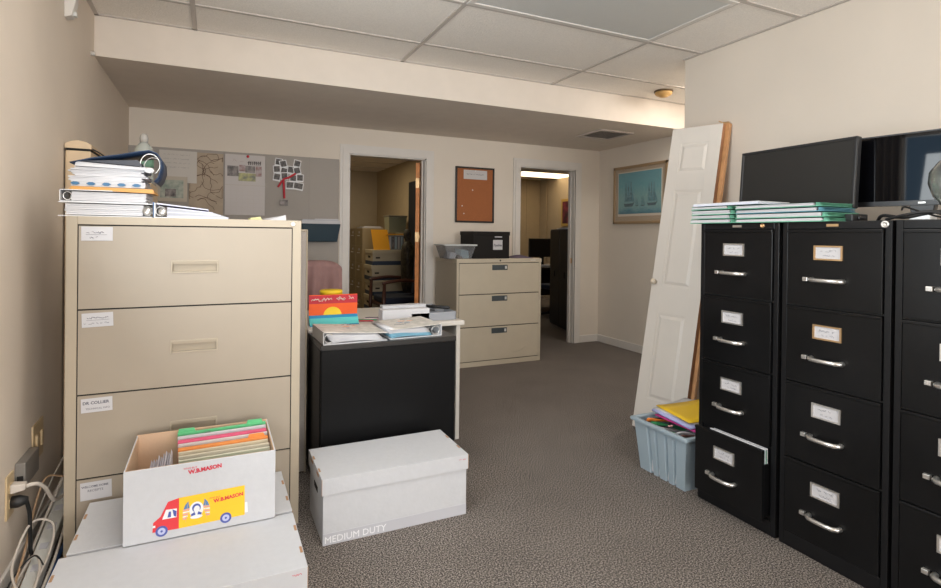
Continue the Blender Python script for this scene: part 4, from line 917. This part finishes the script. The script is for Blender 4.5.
# ship picture on the recess wall
t = thing('ship_picture', 'framed blue picture of sailing ships on the recess wall', 'picture', (XE, 4.53, 1.71))
goldf = mat('gold_brown_frame', (.36, .24, .13), .45, bump=.1); a, b = .41, .32
MB().box(-.025, -.001, -a, a, b-.03, b, goldf).box(-.025, -.001, -a, a, -b, -b+.03, goldf).box(-.025, -.001, -a, -a+.03, -b, b, goldf).box(-.025, -.001, a-.03, a, -b, b, goldf).build('frame', t, bevel=.003)
MB().box(-.014, -.001, -a+.03, a-.03, -b+.03, b-.03, mat('tan_matting', (.42, .31, .20), .8)).box(-.016, -.0135, -a+.075, a-.075, -b+.085, b-.065, mat('cream_matting', (.66, .58, .46), .8)).build('matting', t)
m = bpy.data.materials.new('sea_print'); m.use_nodes = True; nt = m.node_tree; bs = nt.nodes['Principled BSDF']; bs.inputs['Roughness'].default_value = .5
tc = nt.nodes.new('ShaderNodeTexCoord'); sp = nt.nodes.new('ShaderNodeSeparateXYZ'); nz = nt.nodes.new('ShaderNodeTexNoise'); nz.inputs['Scale'].default_value = 9
ad = nt.nodes.new('ShaderNodeMath'); ad.operation = 'MULTIPLY_ADD'; ad.inputs[1].default_value = .12
rp = nt.nodes.new('ShaderNodeValToRGB'); mr = nt.nodes.new('ShaderNodeMapRange'); mr.inputs['From Min'].default_value = -.19; mr.inputs['From Max'].default_value = .28
nt.links.new(tc.outputs['Object'], sp.inputs[0]); nt.links.new(tc.outputs['Object'], nz.inputs['Vector']); nt.links.new(nz.outputs['Fac'], ad.inputs[0]); nt.links.new(sp.outputs['Z'], ad.inputs[2])
nt.links.new(ad.outputs[0], mr.inputs['Value']); nt.links.new(mr.outputs[0], rp.inputs['Fac']); nt.links.new(rp.outputs['Color'], bs.inputs['Base Color'])
e = rp.color_ramp.elements; e[0].position = 0; e[0].color = (.01, .07, .11, 1); e[1].position = 1; e[1].color = (.07, .30, .36, 1)
for p, c in ((.13, (.03, .20, .27)), (.24, (.14, .34, .36)), (.45, (.17, .38, .38)), (.7, (.09, .34, .39))): x = e.new(p); x.color = (*c, 1)
sail = mat('sail_print', (.06, .21, .25), .5, var=.35, vscale=40); saill = mat('sail_print_light', (.08, .24, .27), .5)
g = MB().box(-.018, -.0155, -a+.085, a-.085, -b+.11, b-.075, m)
hull = mat('hull_print', (.02, .09, .12), .5)
def ship(y0, s, m1):
    X = faceX(-.019, y0, -.13)
    g.prism([(-.05*s, 0), (.055*s, 0), (.085*s, .042*s), (.05*s, .030*s), (-.05*s, .028*s), (-.065*s, .036*s)], 0, .0013, hull, 'z', X); g.prism([(.04*s, .05*s), (.085*s, .045*s), (.042*s, .17*s)], 0, .0011, m1, 'z', X)
    for mx in (-.035, 0, .035):
        g.box(mx*s-.0015, mx*s+.0015, .03*s, .25*s, 0, .001, m1, X)
        for q in range(4): g.prism([((mx-.020+.003*q)*s, (.045+.05*q)*s), ((mx-.004)*s, (.052+.05*q)*s), ((mx+.018-.003*q)*s, (.045+.05*q)*s), ((mx+.016-.0035*q)*s, (.093+.05*q)*s), ((mx-.014+.003*q)*s, (.093+.05*q)*s)], 0, .0012, m1, 'z', X)
ship(.16, 1.15, sail); ship(-.19, 1.0, sail); ship(.03, .35, saill); ship(-.06, .42, saill)
g.build('print', t)
MB().box(-.0215, -.0205, -a+.031, a-.031, -b+.031, b-.031, mat('picture_glass', (1, 1, 1), .05, alpha=.06)).build('glass', t)

# ---------------------------------------------------------------- short putty cabinet and what stands on it
MX0, MX1, MY, MD, MH = 2.045, 2.968, 4.63, .53, 1.022
t = thing('lateral_file_cabinet', 'short putty three drawer lateral cabinet between the doorways', 'file cabinet', (0, MY, 0))
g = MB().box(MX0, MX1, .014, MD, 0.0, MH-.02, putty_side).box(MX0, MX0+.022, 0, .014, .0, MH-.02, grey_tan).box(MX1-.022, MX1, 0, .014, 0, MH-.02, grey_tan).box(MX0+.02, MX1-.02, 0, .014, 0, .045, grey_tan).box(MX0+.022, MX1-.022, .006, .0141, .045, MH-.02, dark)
g.build('body', t, bevel=.002)
MB().box(MX0-.003, MX1+.003, -.004, MD, MH-.038, MH, grey_tan).build('top', t, bevel=.003)
slate = mat('slate_recess', (.06, .075, .085), .4)
for z1, z0 in ((.978, .688), (.680, .378), (.370, .052)):
    d = MB().box(MX0+.026, MX1-.026, -.002, .012, z0, z1, grey_tan).build('drawer', t, bevel=.002)
    hc = z1-.038
    MB().box(2.414, 2.582, -.004, -.001, hc-.027, hc+.027, slate).box(2.41, 2.586, -.007, -.001, hc+.024, hc+.030, grey_tan).build('recessed_handle', d)
    MB().box(2.553, 2.572, -.007, -.004, hc-.015, hc+.012, silver).build('latch', d)
MB().lathe([(0, 0), (.008, 0), (.008, .003), (0, .004)], dark, X=faceY(2.50, -.004, 1.005), n=14).build('lock', t)
MB().box(2.84, 2.90, -.0055, -.004, 1.002, 1.008, silver).build('badge', t)
MB().tube(catmull([(2.65, -.003, .11), (2.72, -.003, .115), (2.78, -.003, .14), (2.80, -.003, .15)]), .0012, putty_side, 4).build('scratch', t)
t = thing('plastic_bin', 'clear plastic bin with white rim on the short putty cabinet', 'bin', (2.095, 4.78, MH)); t.scale.x = .8; t.scale.y = .8
cl2 = mat('cloudy_plastic', (.80, .82, .86), .15, trans=.88)
def taper(g, x, y, x2, y2, h, th, m):
    o_ = [(-x, -y, 0), (x, -y, 0), (x, y, 0), (-x, y, 0), (-x2, -y2, h), (x2, -y2, h), (x2, y2, h), (-x2, y2, h)]
    i_ = [(-x+th, -y+th, th), (x-th, -y+th, th), (x-th, y-th, th), (-x+th, y-th, th), (-x2+th, -y2+th, h), (x2-th, -y2+th, h), (x2-th, y2-th, h), (-x2+th, y2-th, h)]
    f = [(0, 3, 2, 1)]+[(k, (k+1) % 4, 4+(k+1) % 4, 4+k) for k in range(4)]+[(8, 9, 10, 11)]+[(8+k, 12+k, 12+(k+1) % 4, 8+(k+1) % 4) for k in range(4)]+[(4+k, 4+(k+1) % 4, 12+(k+1) % 4, 12+k) for k in range(4)]
    g.add(o_+i_, f, m)
g = MB(); taper(g, .155, .115, .20, .15, .125, .003, cl2); g.build('tub', t, bevel=.004)
MB().box(-.213, .213, -.163, .163, .122, .136, mat('cloudy_lid', (.60, .62, .63), .3)).build('lid', t, bevel=.005)
for i, (lb, m, x0, x1, hh) in enumerate((('white packet inside the clear bin at left', white, -.10, -.02, .06), ('blue packet inside the clear bin at right', pblue, .01, .10, .085), ('dark packet inside the clear bin in the middle', ph, -.04, .03, .04))):
    o = tag(MB().hexa([(x0, -.08-.01*i, .004), (x1, -.08-.01*i, .004), (x1, .05-.02*i, .004), (x0, .05, .004), (x0+.01, -.085, hh), (x1-.005, -.085, hh-.01), (x1, .03, hh), (x0, .03, hh+.005)], m).build('packet'), lb, 'packet'); o.location = (2.095, 4.78, MH)
t = thing('black_box', 'black lidded box with handwritten white label on the putty cabinet', 'box', (2.425, 4.84, MH)); t.scale.x = .79
bcl = mat('black_cardboard', (.008, .0065, .006), .6, spec=.25)
MB().box(-.235, .265, -.15, .15, 0, .235, bcl).build('body', t, bevel=.003)
MB().box(-.24, .27, -.155, .155, .225, .262, bcl).build('lid', t, bevel=.003)
MB().box(.055, .155, -.158, -.154, .205, .215, greyb).build('handle_slot', t)
g = MB().box(.035, .165, -.1525, -.150, .085, .180, label_p); g.text('Payables', .034, ink, faceY(.040, -.153, .118), .0004, shear=.3, bold=.02); g.build('paper_label', t)
t = thing('purple_cloth', 'folded purple grey cloth at the right end of the putty cabinet', 'cloth', (2.80, 4.80, MH))
MB().grid(lambda u, v: (-.10+.22*u, -.1+.2*v, .004+.030*math.sin(3.14*u)*math.sin(3.14*v)*(1-.4*u)), 12, 8, mat('purple_cloth', (.16, .12, .17), .9)).build('fabric', t, solid=.004)

# ---------------------------------------------------------------- far office (through left doorway)
cab_y = mat('khaki_enamel', (.30, .235, .125), .5); cab_y2 = mat('khaki_enamel_side', (.38, .30, .18), .5)
def far_cab(y0, label):
    t = thing('khaki_file_cabinet', label, 'file cabinet', (1.98, y0, 0), 0, 'khaki file cabinets in the far office')
    MB().box(.01, .50, .0, .40, 0, 1.33, cab_y2).build('body', t, bevel=.003)
    for k in range(5):
        d = MB().box(0, .01, .012, .388, .04+k*.257, .04+k*.257+.25, cab_y).build('drawer', t)
        MB().tube([(-.003, .16, .19+k*.257), (-.02, .17, .19+k*.257), (-.02, .23, .19+k*.257), (-.003, .24, .19+k*.257)], .007, chrome, 6).build('handle', d)
        MB().box(-.003, 0, .17, .23, .225+k*.257, .255+k*.257, label_p).build('label_holder', d)
    return t
far_cab(7.95, 'khaki file cabinet in the far office, nearest the doorway'); far_cab(8.36, 'khaki file cabinet in the far office, deeper in the room')
tag(MB().box(1.99, 2.3, 8.0, 8.35, 1.33, 1.345, greyb).box(2.02, 2.28, 8.03, 8.3, 1.345, 1.36, white).build('magazines'), 'small pile of papers on the khaki file cabinets', 'papers')
stor = mat('cream_storage_box', (.52, .46, .33), .7); nvy = mat('navy_band', (.03, .05, .09), .6)
ordn = ['lowest', 'second from the floor', 'third from the floor', 'fourth from the floor', 'topmost']
sb0 = None
for k in range(5):
    lb = 'cream storage box with navy band in the far office stack, %s' % ordn[k]
    if sb0 is None:
        t = thing('storage_box', lb, 'box', (2.165, 7.18, 0), 0, 'cream storage boxes stacked in the far office'); sb0 = t
        MB().box(-.24, .24, 0, .38, .0, .16, stor).box(-.243, .243, -.003, .383, .0, .055, nvy).build('body', t, bevel=.002)
        MB().box(-.25, .25, -.01, .39, .155, .205, stor).build('lid', t, bevel=.003)
        MB().box(-.2425, -.239, .12, .24, .095, .125, dark).build('hand_hole', t); MB().box(-.2, -.14, -.0045, -.003, .09, .11, dark).build('hand_hole', t)
    else: copy_tree(sb0, (2.165+.006*(-1)**k, 7.18, .206*k), None, lb)
zt = 1.03+.002
ofol = mat('orange_envelope', (.90, .42, .02), .5)
o = tag(MB().hexa([(-.11, -.004, 0), (.12, -.004, 0), (.12, .006, 0), (-.11, .006, 0), (-.135, .06, .275), (.095, .06, .275), (.095, .07, .275), (-.135, .07, .275)], ofol).build('orange_envelope'), 'orange envelope standing upright on the stack of cream boxes', 'envelope'); o.location = (2.055, 7.19, zt)
t = thing('magazine_file', 'pale blue and white magazine files on the cream boxes', 'magazine file', (2.27, 7.25, zt))
g = MB().box(-.10, .12, 0, .25, 0, .195, mat('magazine_grey', (.25, .27, .30), .6))
for k in range(5): g.box(-.09+.042*k, -.07+.042*k, -.004, 0, .01, .18, [white, ph, pblue, white, pblue][k])
g.build('holder', t)
o = tag(MB().box(-.16, .17, -.03, .25, 0, .012, ofol).build('flat_envelope'), 'orange envelope lying flat under the clear tub', 'envelope'); o.location = (2.285, 7.25, zt+.205); o.rotation_euler = (0, -.03, .1)
t = thing('clear_tub', 'clear lidded plastic tub on top of the orange envelope in far office', 'tub', (2.29, 7.34, zt+.235))
g = MB(); taper(g, .115, .10, .128, .12, .22, .003, mat('green_tint_plastic', (.50, .52, .36), .3, trans=.5)); g.build('tub', t)
MB().box(-.135, .135, -.13, .13, .218, .238, mat('grey_lid', (.20, .19, .15), .5)).build('lid', t, bevel=.004)
# wooden armchair with navy seat, facing left
t = thing('armchair', 'wooden armchair with navy seat facing left in the far office', 'chair', (2.07, 6.28, 0))
wd = mat('dark_red_wood', (.07, .025, .016), .4); nv = mat('navy_upholstery', (.012, .022, .05), .8)
MB().box(-.22, .26, .05, .55, .40, .48, nv).build('seat', t, bevel=.02)
MB().hexa([(.24, .05, .48), (.30, .05, .48), (.30, .55, .48), (.24, .55, .48), (.32, .05, .98), (.37, .05, .98), (.37, .55, .98), (.32, .55, .98)], nv).build('backrest', t, bevel=.015)
for y_ in (.0, .60):
    MB().tube(catmull([(-.26, y_, .655), (-.18, y_, .675), (.0, y_, .69), (.20, y_, .67), (.33, y_, .64)]), .02, wd, 8).build('armrest', t)
    MB().tube([(-.235, y_, .655), (-.245, y_, .35), (-.235, y_, 0)], [.020, .024, .018], wd, 8).build('leg', t)
    MB().tube([(.29, y_, .66), (.26, y_, .35), (.32, y_, 0)], [.020, .024, .018], wd, 8).build('leg', t)
MB().box(-.24, .27, .0, .60, .36, .40, wd).build('seat_frame', t, bevel=.005)
# dark coat over the chair back
dk = mat('dark_coat', (.008, .008, .007), .6, bump=.4, bscale=60, var=.6, vscale=24, c2=(.035, .03, .018))
g = MB()
prof = [(0, .485), (.10, .50), (.13, .62), (.15, .80), (.165, .98), (.15, 1.08), (.085, 1.13), (.055, 1.15), (.085, 1.19), (.09, 1.24), (.06, 1.29), (0, 1.30)]
ns = 24; vs = []
for i, (r_, z_) in enumerate(prof):
    for k in range(ns):
        q = 6.2832*k/ns; rr_ = r_*(1+.10*math.sin(3*q+z_*9)+.06*math.sin(7*q+z_*20)); vs.append((.35*0+rr_*math.cos(q)*.8, rr_*math.sin(q)*1.1, z_))
g.add(vs, [(i*ns+k, i*ns+(k+1) % ns, (i+1)*ns+(k+1) % ns, (i+1)*ns+k) for i in range(len(prof)-1) for k in range(ns)], dk, True)
o = tag(g.build('hooded_coat'), 'dark hooded coat bundled on the navy armchair', 'coat'); o.location = (2.222, 6.60, .015); o.scale = (.62, .62, 1)
t = thing('whiteboard_stand', 'tall dark navy board against the right wall of the far office', 'board', (2.49, 7.0, 0))
MB().box(-.05, .0, -.32, .22, .02, 1.97, mat('dark_navy_board', (.012, .016, .025), .5)).build('board', t, bevel=.005)
MB().box(-.06, .0, -.34, .24, 0, .02, dark).build('base', t)

# ---------------------------------------------------------------- side office (through right doorway)
t = thing('ceiling_light', 'lit warm fluorescent panel on the ceiling of the side office', 'ceiling light', (5.52, 8.62, Z2))
MB().box(-.63, .63, -.36, .36, -.02, -.001, trimw).build('frame', t)
MB().box(-.60, .60, -.33, .33, -.026, -.020, mat('lit_diffuser', (1, .9, .7), .5, emit=(1.0, .78, .50), es=2.6)).build('diffuser', t)
t = thing('tall_black_cabinet', 'tall black cabinet standing in the side office doorway', 'cabinet', (4.19, 5.84, 0), -.26)
MB().box(.0, .5, .0, .80, 0, 1.34, blackf).build('body', t, bevel=.004)
for y_ in (.01, .405): 
    d = MB().box(-.008, 0, y_, y_+.385, .04, 1.32, black).build('door', t, bevel=.002)
    MB().box(-.018, -.008, y_+.18, y_+.20, .68, .76, rub).build('handle', d)
tag(MB().box(4.25, 4.5, 6.0, 6.25, 1.34, 1.352, white).box(4.27, 4.48, 6.02, 6.2, 1.352, 1.362, greyb).build('paper_stack'), 'few papers lying on the tall black cabinet', 'papers')
t = thing('office_desk', 'desk with white papers beyond the tall black cabinet', 'desk', (5.0, 7.7, 0))
MB().box(-.45, .8, -.25, .5, .70, .73, mat('desk_dark', (.03, .025, .025), .5)).build('top', t); MB().box(-.43, -.40, -.2, .45, 0, .70, dark).build('side_panel', t); MB().box(-.40, .78, .40, .43, .2, .70, dark).build('modesty_panel', t)
tag(MB().box(4.95, 5.3, 7.5, 7.75, .7305, .76, white).box(5.0, 5.25, 7.5, 7.7, .76, .775, pap).build('desk_papers'), 'white papers on the side office desk', 'papers')
t = thing('monitor', 'small black computer monitor on the side office desk', 'monitor', (5.15, 8.0, .73))
MB().box(-.27, .27, -.02, .02, .15, .47, bez_m).build('casing', t, bevel=.004); MB().box(-.25, .25, -.022, -.020, .17, .45, scr).build('screen', t); MB().box(-.03, .03, .0, .03, .01, .2, bez_m).build('stand_neck', t); MB().box(-.10, .10, -.08, .08, 0, .012, bez_m).build('stand_base', t)
t = thing('task_chair', 'dark desk chair tucked below the side office desk', 'chair', (4.85, 7.05, 0))
MB().box(-.22, .22, -.2, .22, .42, .50, nv).build('seat', t, bevel=.02); MB().box(-.2, .2, -.24, -.18, .52, .62, nv).build('backrest', t, bevel=.02); MB().tube([(0, 0, .42), (0, 0, .08)], .03, rub).build('post', t)
for k in range(5): q = 6.2832*k/5; MB().tube([(0, 0, .08), (.27*math.cos(q), .27*math.sin(q), .03)], .022, rub).build('leg', t)
t = thing('sunset_picture', 'small gold framed picture on the side office wall', 'picture', (B1, 8.50, 1.70))
MB().box(-.02, -.001, -.24, .30, -.26, .26, mat('gold_frame', (.45, .30, .08), .4)).build('frame', t, bevel=.003)
MB().box(-.023, -.02, -.19, .25, -.21, .21, mat('dark_red_print', (.03, .012, .03), .5, var=.5, vscale=9, c2=(.12, .02, .03))).build('print', t)
